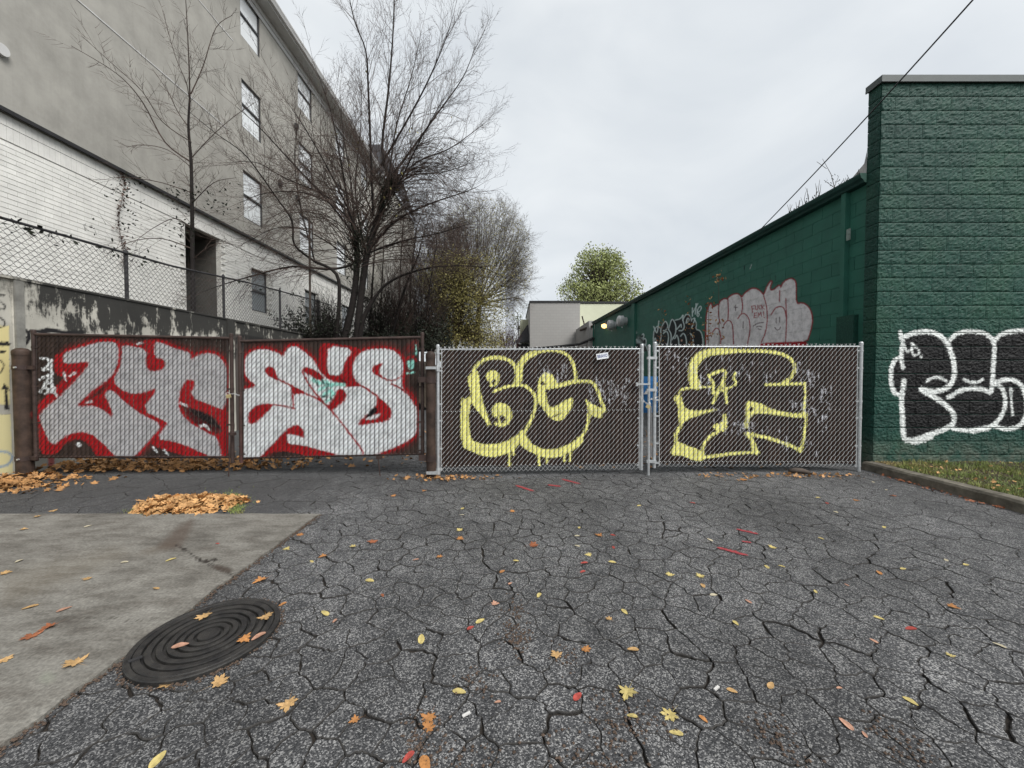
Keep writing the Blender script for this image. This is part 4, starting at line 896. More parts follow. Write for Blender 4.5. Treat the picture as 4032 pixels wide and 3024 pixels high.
# ------------------------------------------------------------------ retaining wall and its fence
XW, ZW = -6.95, 2.75
def wallmat():
    m, N, L, bs = new_mat('stained_concrete_wall'); co = gcoord(N, L); sx = N.new('ShaderNodeSeparateXYZ'); L.new(co, sx.inputs[0])
    st = gcoord(N, L, (1, 1.5, 1.0)); a = noise_node(N, L, 2.3, 9, 0.72, st, 0.3); b = noise_node(N, L, 12, 7, 0.75, gcoord(N, L, (1, 1, 0.14)))
    base = ramp(N, L, noise_node(N, L, 1.6, 6, 0.6, co), [(0.3, (0.28, 0.27, 0.235)), (0.7, (0.56, 0.54, 0.475))])
    at = N.new('ShaderNodeAttribute'); at.attribute_name = 'paint'; base = mixc(N, L, at.outputs['Alpha'], base, at.outputs['Color'])
    # black mould that runs down from the top, thicker where the coping leaks
    h = N.new('ShaderNodeMapRange'); h.inputs[1].default_value = 1.60; h.inputs[2].default_value = 2.60; L.new(sx.outputs[2], h.inputs[0])
    yy = N.new('ShaderNodeMapRange'); yy.inputs[1].default_value = 5.25; yy.inputs[2].default_value = 6.1; L.new(sx.outputs[1], yy.inputs[0])
    s = math_n(N, L, 'ADD', math_n(N, L, 'MULTIPLY', h.outputs[0], 0.80), math_n(N, L, 'MULTIPLY', math_n(N, L, 'SUBTRACT', a, 0.52), 3.2))
    s = math_n(N, L, 'ADD', s, math_n(N, L, 'MULTIPLY', math_n(N, L, 'SUBTRACT', b, 0.5), 1.9)); s = math_n(N, L, 'MULTIPLY', s, math_n(N, L, 'ADD', math_n(N, L, 'MULTIPLY', yy.outputs[0], 0.75), 0.25))
    f = ramp(N, L, s, [(0.26, 0.0), (0.50, 0.95)])
    L.new(mixc(N, L, f, base, (0.012, 0.012, 0.0115)), bs.inputs['Base Color']); bs.inputs['Roughness'].default_value = 0.9; bump(N, L, bs, b, 0.35, 0.01); return m
M['wall'] = wallmat(); M['concrete'] = simple('pale_grey_concrete', (0.27, 0.265, 0.24), 0.9, 0.3, 5, bstr=0.2, grime=0.4)
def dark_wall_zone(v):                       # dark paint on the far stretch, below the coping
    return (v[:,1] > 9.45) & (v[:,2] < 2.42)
rw = thing('retaining_wall', (XW, 9, 0), 'long concrete retaining wall streaked with black mould, on the left', 'wall')
mb = MB(); nu, nv = 360, 130
def wf(u, v):
    y = 4.4 + (9.45-4.4)*u; z = -0.04 + (ZW+0.04)*v; d = 0
    if y < 5.42: d = 0.0
    return (XW + 0.006*noise.noise(Vector((0, y*1.2, z*1.2))) - (0.03 if y < 5.40 else 0) , y, z)
mb.grid(nu, nv, wf); va = np.array(mb.v); fx, fy = proj(va); obj('wall_panel', mb, M['wall'], rw, paint=pw.ev(fx, fy))
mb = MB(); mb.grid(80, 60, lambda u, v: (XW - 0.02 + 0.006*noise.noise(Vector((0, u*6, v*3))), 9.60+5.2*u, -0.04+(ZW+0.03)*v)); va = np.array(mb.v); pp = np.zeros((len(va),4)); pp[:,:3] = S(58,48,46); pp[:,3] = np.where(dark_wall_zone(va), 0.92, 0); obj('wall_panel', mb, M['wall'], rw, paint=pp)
mb = MB(); mb.box((XW-0.2, 9.40, -0.03), (XW+0.035, 9.62, ZW+0.03)); obj('pilaster', mb, M['wall'], rw)
mb = MB(); mb.box((XW-0.26, 4.3, ZW-0.001), (XW+0.018, 9.39, ZW+0.03)); mb2 = mb; obj('coping', mb, M['wall'], rw)
mb = MB(); mb.box((XW-0.26, 9.63, ZW-0.01), (XW+0.012, 14.8, ZW+0.03)); obj('coping', mb, M['wall'], rw)
mb = MB(); mb.box((XW-0.25, 4.3, -0.03), (XW-0.05, 4.42, ZW)); mb.box((XW-0.25, 14.75, -0.03), (XW-0.03, 14.85, ZW)); obj('end_block', mb, M['wall'], rw)
mb = MB(); mb.box((XW-0.01, 5.40, 0), (XW+0.02, 5.50, ZW-0.01)); obj('rib', mb, M['concrete'], rw)
mb = MB(); mb.grid(4, 2, lambda u, v: (-10.1+3.0*u, -2+17.5*v, ZW-0.22)); obj('upper_ground', mb, M['soil'], kind='structure')
# bank under the trees
mb = MB(); mb.grid(30, 40, lambda u, v: (-10.1 + 7.4*u, 15.0+17*v, 2.5*(1-max(0, min(1, (u-0.45)/0.5))**1.2) - 0.15 + 0.12*noise.noise(Vector((u*9, v*14, 0)))))
obj('earth_bank', mb, M['soil'], kind='structure')
FT = [(4.0,3.55),(5.22,3.58),(8.0,3.66),(10.3,3.86),(13.8,4.05),(15.5,4.1)]
def ftop(y):
    for (a, b), (c, d) in zip(FT[:-1], FT[1:]):
        if y <= c: return b + (d-b)*(y-a)/(c-a)
    return FT[-1][1]
XF = XW - 0.10
fn = thing('chain_link_fence', (XF, 9, ZW), 'rusty dark chain link fence running along the retaining wall top', 'fence')
mb = MB(); mb.tube([(XF, y, ftop(y)) for y in np.linspace(4.2, 15, 40)], 0.021, 8); obj('top_rail', mb, M['black_wire'], fn)
mb = MB(); PT = 0.062; H0 = 1.35
zz0 = ZW+0.03
for d in (1, -1):
    s = 4.2 - (1.4 if d > 0 else 0)
    while s < 15 + (0 if d > 0 else 1.4):
        pts = []
        for k in range(0, 25):
            z = zz0 + k*0.062; y = s + d*k*0.062*0.95 + 0.006*noise.noise(Vector((s*3, k*.5, d)))
            if 4.2 < y < 15 and z < ftop(y): pts.append((XF + 0.012*noise.noise(Vector((y*.8, z*1.2, 3))) + 0.003*d*(1 if k % 2 else -1), y, z))
        if len(pts) > 1: mb.tube(pts, 0.0034, 3, False)
        s += PT*1.6
obj('wire_mesh', mb, M['black_wire'], fn, kind='stuff')
for y in (4.4, PXW(503,1050,XF).y, 9.5, 11.8, PXW(1256,1250,XF).y):
    mb = MB(); rr_ = 0.03 if y < 13 else 0.06; mb.tube([(XF-0.03, y, ZW-0.05), (XF-0.03, y, ftop(y)+0.02)], rr_, 10); mb.lathe([(rr_*1.2,0),(rr_*1.2,0.04),(0.0005,0.09)], (XF-0.03, y, ftop(y)), 10); obj('fence_post', mb, M['black_wire'], fn)
c = P(1222,1310,13.2); tpz = P(1218,860,13.2)
mb = MB(); mb.tube([(c.x,13.2,2.4),(tpz.x,13.2,tpz.z)], 0.035, 10); o = obj('pole', mb, M['bark2'], label='thin grey pole standing behind the chain link fence', cat='pole', loc=None)

# ------------------------------------------------------------------ green block building on the right
gb = thing('green_block_building', (7, 10, 0), 'dark green painted concrete block building with graffiti, on the right', 'building')
YF, X0, ZT, CH, CL = 5.77, 5.43, 5.70, 0.2032, 0.4064
mb = MB(); mb.quad((X0+.02,YF+0.012,0),(10.5,YF+0.012,0),(10.5,YF+0.012,ZT),(X0+.02,YF+0.012,ZT)); mb.quad((X0+0.012,YF+.02,0),(X0+0.012,YF+.02,ZT),(X0+0.012,YF+.2,ZT),(X0+0.012,YF+.2,0)); mb.quad((X0+.02,YF+0.012,ZT),(10.5,YF+0.012,ZT),(10.5,YF+.2,ZT),(X0+.02,YF+.2,ZT))
va = np.array(mb.v); obj('mortar_backing', mb, M['green_smooth'], gb, paint=np.zeros((len(va),4)))
def split_block(x0, x1, z0, z1, nu, nv, seed, side=None):
    mb = MB(); J = 0.0020; K = 0.0050; lo = Vector((x0+J, 0, z0+K)); W_ = x1-x0-2*J; H_ = z1-z0-2*K
    def f(u, v):
        e = min(u, 1-u)*nu; g = min(v, 1-v)*nv; k = min(1, 0.55 + min(e*.9, g*.45))
        X, Z = lo.x+W_*u, lo.z+H_*v
        n = 0.010*noise.noise(Vector((X*8, Z*9, seed))) + 0.013*noise.noise(Vector((X*26, Z*30, seed))) + 0.010*noise.noise(Vector((X*62, Z*70, seed)))
        d = k*(0.011 + 0.72*n) + 0.0035
        return (X, YF - d, Z) if side is None else (X0 - d*0.7, X, Z)
    mb.grid(nu, nv, f); o = len(mb.v)
    ring = [i for i in range(nu+1)] + [j*(nu+1)+nu for j in range(1, nv+1)] + [nv*(nu+1)+i for i in range(nu-1, -1, -1)] + [j*(nu+1) for j in range(nv-1, 0, -1)]
    for k in ring:
        q = mb.v[k]; mb.v.append((q[0], YF+0.014, q[2]) if side is None else (X0+0.014, q[1], q[2]))
    m = len(ring)
    for k in range(m): mb.f.append((ring[k], o+k, o+(k+1) % m, ring[(k+1) % m]))
    return mb
k = 0; z = 0.0; z = ZT - CH*29
plain = MB()
while z < ZT - 0.02:
    x = X0 - (CL/2 if k % 2 else 0)
    while x < 10.4:
        a, b = max(x, X0), min(x+CL, 10.5)
        if b - a > 0.03 and z + CH > 0.02:
            fx, fy = proj([(a,YF,z),(b,YF,z),(a,YF,z+CH),(b,YF,z+CH)])
            inpic = fx.min() < 4060
            painted = fx.max() > 3490 and fy.max() > 1280 and fy.min() < 1780 and fx.min() < 4200
            if inpic or painted:
                mb = split_block(a, b, z, z+CH, 30 if painted else 16, 16 if painted else 9, k*13 % 50)
                X_, Y_ = proj(mb.v); pcl = pf.ev(X_, Y_) if painted else np.zeros((len(mb.v),4))
                if inpic: obj('block', mb, M['green_split'], gb, paint=pcl)
                else: obj('block', mb, M['green_split'], gb, paint=pcl)
            else:
                q = split_block(a, b, z, z+CH, 4, 3, 1); plain.add(q.v, q.f)
        x += CL
    if z + CH > 0.02:
        mb = split_block(YF+0.002, YF+0.20, z, z+CH, 10, 9, k, 'side'); obj('return_block', mb, M['green_split'], gb, paint=np.zeros((len(mb.v),4)))
    z += CH; k += 1
obj('blocks', plain, M['green_split'], gb, kind='stuff', paint=np.zeros((len(plain.v),4)))
mb = MB(); mb.box((X0-0.035, YF-0.045, ZT+0.02), (10.6, YF+0.22, ZT+0.088)); mb.box((X0-0.025, YF-0.03, ZT-0.002), (10.6, YF+0.21, ZT+0.02)); obj('coping', mb, M['coping'], gb)
mb = MB(); mb.box((X0-0.042, YF-0.052, ZT-0.012), (10.6, YF-0.032, ZT+0.0195)); mb.box((X0-0.042, YF-0.031, ZT-0.012), (X0-0.026, YF+0.215, ZT+0.0195)); obj('coping_lip', mb, M['coping'], gb)
mb = MB(); mb.box((X0+0.02, YF+0.03, 0), (10.5, YF+0.198, ZT-.004)); obj('parapet_core', mb, M['green_trim'], gb)
# long side wall, drawing slightly inwards
def xs_at(y): return 5.70 - 0.035*y
YE = 22.9; SCH, SCL = 0.2125, 0.425; ZE = 4.36
def sw(y, z, off=0.0): return (xs_at(y) - off, y, z)
mb = MB(); ny, nz_ = 330, 110
mb.grid(ny, nz_, lambda u, v: sw(5.98 + (15-5.98)*u, 0 + ZE*v)); mb.quad(sw(15,0), sw(YE,0), sw(YE,ZE), sw(15,ZE))
va = np.array(mb.v); fx, fy = proj(va); pv = ps.ev(fx, fy)
sil = (pv[:,:3].min(1) > 0.28) & (pv[:,3] > 0.5); pv[sil,:3] = np.array(S(236,236,238))     # bare joints show white in the silver
obj('side_wall', mb, M['green_smooth'], gb, paint=pv)
cand = []; k = 0; z = ZE - SCH
while z > 0.0:
    y = 5.99 - (SCL/2 if k % 2 else 0)
    while y < YE - 0.1:
        a, b = max(y, 5.99), min(y+SCL, YE)
        if b-a > 0.05:
            fx, fy = proj([sw(a,z),sw(b,z),sw(a,z+SCH),sw(b,z+SCH)])
            cand.append((a, b, z, fy.min() < 1372, k))
        y += SCL
    z -= SCH; k += 1
visb = sorted([c for c in cand if c[3]], key=lambda c: c[0]); keep = set(visb[:300]); rest = MB(); rp_ = []
JJ = 0.0035
for c in cand:
    a, b, z, vv, k = c; a2, b2 = a+JJ, b-JJ; z2, z3 = z+JJ, z+SCH-JJ
    fx, fy = proj([sw(a,z),sw(b,z),sw(a,z+SCH),sw(b,z+SCH)])
    pt = vv and 2500 < fx.max() and fx.min() < 3230 and fy.max() > 1080
    nu, nv = (26, 14) if (pt and a < 15) else (1, 1)
    d = 0.006 + rs.uniform(-.0006,.0006)
    mb = MB(); mb.grid(nu, nv, lambda u, v: sw(a2+(b2-a2)*u, z2+(z3-z2)*v, d)); o = len(mb.v)
    ring = [i for i in range(nu+1)] + [j*(nu+1)+nu for j in range(1, nv+1)] + [nv*(nu+1)+i for i in range(nu-1, -1, -1)] + [j*(nu+1) for j in range(nv-1, 0, -1)]
    for q in ring: w = mb.v[q]; mb.v.append(sw(w[1], w[2], -0.002))
    for q in range(len(ring)): mb.f.append((ring[q], o+q, o+(q+1) % len(ring), ring[(q+1) % len(ring)]))
    X_, Y_ = proj(mb.v); pcl = ps.ev(X_, Y_) if pt else np.zeros((len(mb.v),4))
    if c in keep: obj('smooth_block', mb, M['green_smooth'], gb, paint=pcl)
    else: rest.add(mb.v, mb.f); rp_.append(pcl)
obj('smooth_blocks', rest, M['green_smooth'], gb, kind='stuff', paint=np.vstack(rp_))
# eave gutter with its ogee end, fascia and roof
mb = MB(); pr = [(0.0,4.36),(0.10,4.365),(0.115,4.40),(0.15,4.43),(0.165,4.475),(0.165,4.50),(0.0,4.50)]
for y in (5.975, YE+0.1): mb.v += [(xs_at(y)-a, y, b) for a, b in pr]
n = len(pr); mb.f = [(k, (k+1) % n, n+(k+1) % n, n+k) for k in range(n)] + [tuple(range(n)), tuple(range(2*n-1, n-1, -1))]; obj('gutter', mb, M['green_trim'], gb)
mb = MB(); y = 5.97; mb.v = [(xs_at(y)-a, y-0.003, b) for a, b in pr]; mb.f = [tuple(range(len(pr)))]; obj('gutter_end', mb, simple('pale_green_worn_paint', (0.16,0.30,0.24), 0.6, 0.2), gb)
mb = MB(); mb.quad((xs_at(5.98),5.98,4.505),(xs_at(YE),YE,4.505),(11,YE,5.3),(11,5.98,5.3)); mb.quad((xs_at(YE),YE+.01,0),(11,YE+.01,0),(11,YE+.01,5.3),(xs_at(YE),YE+.01,4.5)); obj('roof', mb, M['coping'], gb)
mb = MB(); a = xs_at(6.0); mb.add([(a-0.12,5.972,4.50),(X0+0.02,5.972,4.50),(X0+0.02,5.972,4.86),(X0-0.02,5.972,4.66)], [(0,1,2,3)]); mb.add([(a-0.12,6.2,4.50),(X0+0.02,6.0,4.50),(X0+0.02,6.0,4.86),(X0-0.02,6.0,4.66)], [(3,2,1,0)]); obj('roof_flashing', mb, M['trim_pale'], gb)
def spout(px0, px1, ytop_z, ybot_px, nm='downspout'):
    y0 = None
    a = [yy for yy in np.linspace(6, 23, 1700) if True]
    xs_ = proj([sw(yy, 3.0, 0.05) for yy in a])[0]; i0 = int(np.argmin(abs(xs_-px1))); i1 = int(np.argmin(abs(xs_-px0)))
    ya, yb = a[i0], a[i1]; zb = 0.0
    if ybot_px: d = ray((px0+px1)/2, ybot_px); zb = CAMZ + d.z/d.y*ya
    mb = MB(); d0 = 0.008
    for (o1, o2) in ((d0, 0.085),):
        v = [sw(ya, zb, o1), sw(ya, zb, o2), sw(yb, zb, o2), sw(yb, zb, o1), sw(ya, ytop_z, o1), sw(ya, ytop_z, o2), sw(yb, ytop_z, o2), sw(yb, ytop_z, o1)]
        mb.add(v, [(0,1,2,3),(4,7,6,5),(0,4,5,1),(1,5,6,2),(2,6,7,3),(3,7,4,0)])
    obj(nm, mb, M['green_split'] if nm == 'pier' else M['green_trim'] if nm != 'downspout' else M['green_smooth'], gb, paint=np.zeros((8,4))); return ya, yb
spout(3314, 3332, 4.36, 1246); spout(3306, 3374, 1.434+ (1471-1246)/F*6.3, None, 'pier')
ya, yb = 6.18, 6.30
d = ray(3325, 925); zc = CAMZ + d.z/d.y*6.24
mb = MB(); mb.box((xs_at(6.2)-0.10, 6.19, zc-0.09), (xs_at(6.2)-0.087, 6.26, zc+0.09)); obj('worn_patch', mb, simple('bare_grey_green_metal', (0.20,0.26,0.235), 0.6, 0.4, 14), gb)
spout(2488, 2500, 4.36, None); spout(2330, 2337, 4.36, None)
# two ventilator hoods and the lit lamp on the side wall
def wally(px, off=0.2):
    a = np.linspace(8, 22.8, 3000); return a[int(np.argmin(abs(proj([sw(q, 3.8, off) for q in a])[0]-px)))]
for px, py, lb in ((2450,1264,'grey round ventilator hood on the green wall, nearer the camera'),(2409,1280,'grey round ventilator hood on the green wall, beside the lit lamp')):
    y = wally(px); d = ray(px, py); zc = CAMZ + d.z/d.y*y; x0 = xs_at(y)-0.008
    t = thing('ventilator', (x0, y, zc), lb, 'ventilator', 'ventilator hoods on the green wall')
    mb = MB(); mb.tube([(x0,y,zc),(x0-0.18,y,zc)], 0.17, 20); obj('collar', mb, M['metal_grey'], t)
    mb = MB(); mb.tube([(x0-0.14,y,zc),(x0-0.16,y,zc),(x0-0.36,y,zc),(x0-0.42,y,zc)], [0.20,0.24,0.24,0.14], 22); obj('hood', mb, M['metal_grey'], t)
    mb = MB(); mb.tube([(x0-0.2,y,zc-0.235),(x0-0.2,y,zc-0.30)], 0.03, 8); obj('drain_nub', mb, M['metal_grey'], t)
y = wally(2381, 0.12); d = ray(2381, 1281); zc = CAMZ + d.z/d.y*y; x0 = xs_at(y)-0.008
t = thing('wall_lamp', (x0, y, zc), 'lit warm wall lamp at the far end of the green wall', 'lamp')
mb = MB(); mb.box((x0-0.08, y-0.12, zc+0.02), (x0, y+0.12, zc+0.20)); obj('lamp_box', mb, M['frame_dark'], t)
em, EN, EL, ebs = new_mat('lit_lamp_glass'); ebs.inputs['Emission Color'].default_value = (1.0, 0.62, 0.20, 1); ebs.inputs['Emission Strength'].default_value = 1.3; ebs.inputs['Base Color'].default_value = (0.8,0.6,0.3,1)
mb = MB(); mb.lathe([(0.0005,-0.16),(0.10,-0.13),(0.15,-0.04),(0.14,0.04),(0.0005,0.09)], (x0-0.14, y, zc), 14); obj('lamp_glass', mb, em, t, smooth=True)
# overhead cable
t0 = P(2990, 908, 8.0); t1 = P(3800, 0, 4.2); dv = (t1-t0); mb = MB(); mb.tube([t0 + dv*f - Vector((0,0,0.10*math.sin(math.pi*f/1.6))) for f in np.linspace(0, 1.6, 24)], 0.009, 6)
obj('overhead_cable', mb, M['flash_shade'], label='overhead cable slanting down to the green building roof', cat='cable')

# ------------------------------------------------------------------ buildings closing the alley
fb = thing('grey_block_building', (3, 28, 0), 'flat topped grey block building with a cream side, closing the alley', 'building')
def coursemat(name, c):
    m, N, L, bs = new_mat(name); co = gcoord(N, L); mp = N.new('ShaderNodeMapping'); mp.inputs['Rotation'].default_value = (R(90), 0, 0); L.new(co, mp.inputs[0])
    b = N.new('ShaderNodeTexBrick'); b.inputs['Scale'].default_value = 1.0; b.inputs['Brick Width'].default_value = 0.4; b.inputs['Row Height'].default_value = 0.2; b.inputs['Mortar Size'].default_value = 0.008
    b.inputs['Color1'].default_value = (*c, 1); b.inputs['Color2'].default_value = (*[k*0.96 for k in c], 1); b.inputs['Mortar'].default_value = (*[k*0.82 for k in c], 1); L.new(mp.outputs[0], b.inputs['Vector'])
    L.new(b.outputs[0], bs.inputs['Base Color']); bs.inputs['Roughness'].default_value = 0.85; return m
a = P(2087,1192,28); b = P(2284,1192,28); zt = a.z
mb = MB(); mb.box((a.x, 28, 0), (b.x, 36, zt)); obj('block_wall', mb, coursemat('grey_block_courses', (0.36,0.352,0.338)), fb)
mb = MB(); mb.box((b.x+0.002, 28.3, 0), (P(2620,1200,28).x, 36, zt-0.03)); obj('cream_wall', mb, M['cream'], fb)
mb = MB(); mb.box((a.x-0.05, 27.95, zt+0.002), (b.x, 36.1, zt+0.14)); mb.box((b.x, 28.25, zt+0.002), (12, 36.1, zt+0.14)); obj('parapet_cap', mb, M['flash_shade'], fb)
c1, c2, c3 = P(2330,1335,26), P(2250,1362,27.2), P(2088,1374,27.9)
lt = thing('lean_to_roof', (3.5, 27, 0), 'low grey wall with a sloping dark roof edge at the end of the green building', 'outbuilding')
mb = MB(); mb.box((P(2286,1300,26).x, 23.2, 0), (6.0, 27.9, P(2300,1278,25).z)); obj('low_wall', mb, M['grey_block'], lt)
mb = MB(); mb.tube([P(2336,1332,22.8), P(2280,1356,24.6), P(2200,1364,26), P(2088,1374,27.8)], 0.09, 6); obj('roof_edge', mb, M['flash_shade'], lt)
mb = MB(); q = [P(2336,1284,23), P(2286,1300,25)]; mb.tube([q[0], q[1]], 0.08, 6); mb.tube([P(2292,1245,25.5), P(2300,1275,25.5), P(2300,1340,25.5)], 0.05, 6); obj('pipe', mb, M['bark2'], lt)
sb = thing('small_house', (1.0, 32, 0), 'small dark roofed house with a lit porch, left of the grey block building', 'house')
mb = MB(); mb.box((P(2050,1260,31).x, 31, 0), (1.55, 36, P(2050,1258,31).z)); obj('wall', mb, M['cream'], sb)
mb = MB(); A = P(2034,1340,29); B = P(2082,1276,30.5); mb.add([tuple(A), (B.x, 29, A.z), (B.x, 30.9, B.z), (A.x+0.9, 30.9, B.z)], [(0,1,2,3)]); mb.box((A.x-0.1, 28.7, A.z-0.18), (1.28, 29.2, A.z-0.02)); obj('roof', mb, M['roof'], sb)
mb = MB(); mb.box((A.x, 29.3, 0), (1.27, 30.8, A.z-0.2)); obj('porch_wall', mb, M['frame_dark'], sb)
c = P(2047,1354,28.9); mb = MB(); mb.lathe([(0.0005,-0.05),(0.12,-0.03),(0.13,0.02),(0.0005,0.06)], tuple(c), 12); obj('porch_light', mb, M['trim_pale'], sb)
# far tower
a, b = P(1991,1152,420), P(2026,1152,420); tw = thing('office_tower', (a.x, 420, 0), 'slim office tower tinted by haze, far behind the bare trees', 'tower')
mb = MB(); mb.box((a.x, 420, 0), (b.x, 432, a.z)); obj('shaft', mb, M['tower'], tw)
mb = MB(); mb.box((a.x+1.5, 421, a.z+.01), (b.x-1.5, 431, a.z+6)); obj('crown', mb, M['tower'], tw)
for k in range(14):
    z = a.z*(1-(k+0.5)/16); mb = MB(); mb.box((a.x+0.8, 419.8, z), (b.x-0.8, 419.98, z+2.2)); obj('window_band', mb, M['metal_grey'] if k % 5 == 4 else M['tower'], tw)
# ------------------------------------------------------------------ trees and plants
def vrand(r, s=1.0): return Vector((r.gauss(0,s), r.gauss(0,s), r.gauss(0,s)))
def bough(mb, r, p, d, Ln, rad, lvl, up=0.12, wob=0.16, kids=7, n=3, ends=None, spread=(0.4,0.9), kl=(0.35,0.65)):
    seg = 4 if lvl > 0 else 3; pts = [p]; d = d.normalized()
    for i in range(seg):
        d = (d + vrand(r, wob) + Vector((0,0,up))).normalized(); pts.append(pts[-1] + d*(Ln/seg))
    rd = [rad*(1-0.8*i/seg) for i in range(seg+1)]
    mb.tube(pts, rd, n if rad > 0.008 else 3, False)
    if ends is not None and lvl == 0: ends.append(pts[-1]); ends.append(pts[1])
    if lvl > 0:
        for k in range(kids):
            f = 0.15 + 0.85*(k + r.random())/kids; i = min(seg-1, int(f*seg)); q = pts[i].lerp(pts[i+1], f*seg-i)
            t = (pts[i+1]-pts[i]).normalized(); s = t.cross(vrand(r)).normalized(); a = r.uniform(*spread)
            bough(mb, r, q, t*math.cos(a) + s*math.sin(a), Ln*r.uniform(*kl)*(1.1-0.5*f), max(rad*0.5*(1-0.5*f), 0.0035), lvl-1, up, wob, max(2, kids-2), n, ends, spread, kl)
def limb_path(mb, pts, r0, r1, n=7, sub=4):
    P_ = [Vector(p) for p in pts]; out_ = []
    for i in range(len(P_)-1):
        a = P_[max(0,i-1)]; b = P_[i]; c = P_[i+1]; d = P_[min(len(P_)-1,i+2)]
        for k in range(sub):
            t = k/sub; out_.append(0.5*((2*b) + (c-a)*t + (2*a-5*b+4*c-d)*t*t + (3*b-a-3*c+d)*t*t*t))
    out_.append(P_[-1]); m = len(out_)
    mb.tube(out_, [r0+(r1-r0)*i/(m-1) for i in range(m)], n, False); return out_
def shoots(mb, r, path, f0, f1, step, Lr, rad, lvl, up, kids, wob=0.15, spread=(0.5,1.0)):
    for i in range(len(path)-1):
        f = i/(len(path)-1)
        if not f0 <= f <= f1: continue
        a, b = path[i], path[i+1]; ln = (b-a).length; t = (b-a).normalized(); c = ln/step; m = int(c) + (1 if r.random() < c-int(c) else 0)
        for k in range(m):
            q = a.lerp(b, r.random()); s = t.cross(vrand(r)).normalized(); an = r.uniform(*spread)
            bough(mb, r, q, t*math.cos(an) + s*math.sin(an), r.uniform(*Lr)*(1.15-0.6*f), rad*(1.1-0.6*f), lvl, up, wob, kids)
def leafquad(mb, r, c, s, flat=0.0):
    n = vrand(r).normalized(); n.z = abs(n.z) + flat; n.normalize(); u = n.orthogonal().normalized(); u = Matrix.Rotation(r.uniform(0,6.28), 3, n) @ u; w = n.cross(u); h = s*0.5
    mb.add([tuple(c - u*h), tuple(c + w*h*0.55), tuple(c + u*h), tuple(c - w*h*0.55)], [(0,1,2,3)])

# big bare tree behind the gates
r = random.Random(21); YT = 13.6
base = P(1378, 1340, YT); tr = thing('bare_tree', (base.x, YT, 2.3), 'big bare many stemmed tree with a fountain of red brown twigs', 'tree')
tk = MB(); cr = MB(); lb_m = MB()
def pp(lst, y0, y1): n = len(lst)-1; return [P(x, y, y0+(y1-y0)*i/n) for i, (x, y) in enumerate(lst)]
for q, r0, r1, ya, yb in (([(1345,1375),(1388,1200),(1405,1050),(1400,930),(1375,830)],0.125,0.07,13.6,13.6),([(1402,1375),(1420,1180),(1446,1000),(1490,850),(1530,710)],0.13,0.075,13.5,13.7),([(1410,1375),(1430,1260),(1470,1180)],0.10,0.07,13.5,13.4),([(1318,1375),(1335,1200),(1325,1080),(1240,1030)],0.07,0.045,13.4,13.0)):
    limb_path(tk, pp(q, ya, yb), r0, r1, 10)
LIMB = [([(1530,710),(1505,580),(1530,350),(1548,120),(1556,-160)],.085,.02,0.3),([(1470,850),(1460,600),(1450,350),(1440,200),(1395,80),(1362,-80)],.07,.016,-1.2),([(1530,710),(1620,590),(1720,450),(1820,310),(1870,190)],.07,.014,0.8),([(1500,650),(1600,480),(1680,330),(1745,180),(1785,60)],.06,.012,-0.6),
        ([(1500,760),(1640,640),(1760,590),(1850,530),(1905,485)],.05,.01,1.6),([(1375,830),(1345,650),(1305,450),(1255,300)],.06,.012,-1.0),([(1375,830),(1300,680),(1210,520),(1130,400)],.05,.01,-2.0),([(1400,930),(1290,790),(1150,640),(1020,500),(930,420)],.06,.009,-2.6),
        ([(1240,1030),(1160,965),(1150,870),(1090,780),(1020,680),(955,600),(850,525),(745,440)],.06,.010,-2.2),([(1420,1030),(1310,1060),(1150,1050),(1000,1085),(880,1120),(770,1160)],.07,.012,-1.6),([(1470,1180),(1520,1120),(1610,1075),(1730,1050),(1880,1050),(1975,1085)],.09,.012,0.4),([(1440,1000),(1560,870),(1700,800),(1820,760),(1880,735)],.07,.012,1.0),
        ([(1440,1000),(1400,760),(1420,500),(1425,300)],.05,.01,1.4),([(1450,900),(1560,740),(1650,560),(1750,380)],.055,.01,-1.4),([(1400,900),(1330,820),(1200,760),(1050,760),(940,800)],.05,.009,-1.8),([(1412,1050),(1300,960),(1180,900),(1080,900),(960,960)],.045,.008,-0.8),([(1530,710),(1560,500),(1620,300),(1660,120)],.05,.01,1.4),
        ([(1400,930),(1380,700),(1350,520),(1340,380)],.045,.008,0.4),([(1440,1000),(1580,950),(1720,920),(1850,880)],.05,.01,-0.5),([(1240,1030),(1180,800),(1160,600),(1180,450)],.04,.008,-0.3),([(1375,830),(1260,760),(1120,700),(1010,640),(900,640)],.04,.007,-2.4),([(1490,850),(1600,700),(1740,680),(1860,640)],.045,.008,0.2)]
for q, r0, r1, dz in LIMB:
    pth = limb_path(lb_m, pp(q, YT, YT+dz), r0*.66, r1*.62, 6); low = q[-1][1] > 700
    shoots(cr, r, pth, 0.10, 1.0, 0.20, (0.8, 2.4), 0.0115, 2, 0.07 if not low else 0.03, 6, 0.075, (0.35,0.8))
    bough(cr, r, pth[-1], pth[-1]-pth[-2], 1.5, r1*.62, 2, 0.06, 0.08, 6)
for c in ((1400,930),(1375,830),(1440,900),(1530,710),(1500,760),(1412,1040)):      # bursts of shoots at the old pollard heads
    for k in range(8):
        p = P(c[0]+r.uniform(-35,35), c[1]+r.uniform(-60,60), YT+r.uniform(-.4,.4)); d = vrand(r); d.z = abs(d.z)*1.5+0.3; bough(cr, r, p, d, r.uniform(1.2,3.2), 0.012, 2, 0.05, 0.08, 6, spread=(0.3,0.7))
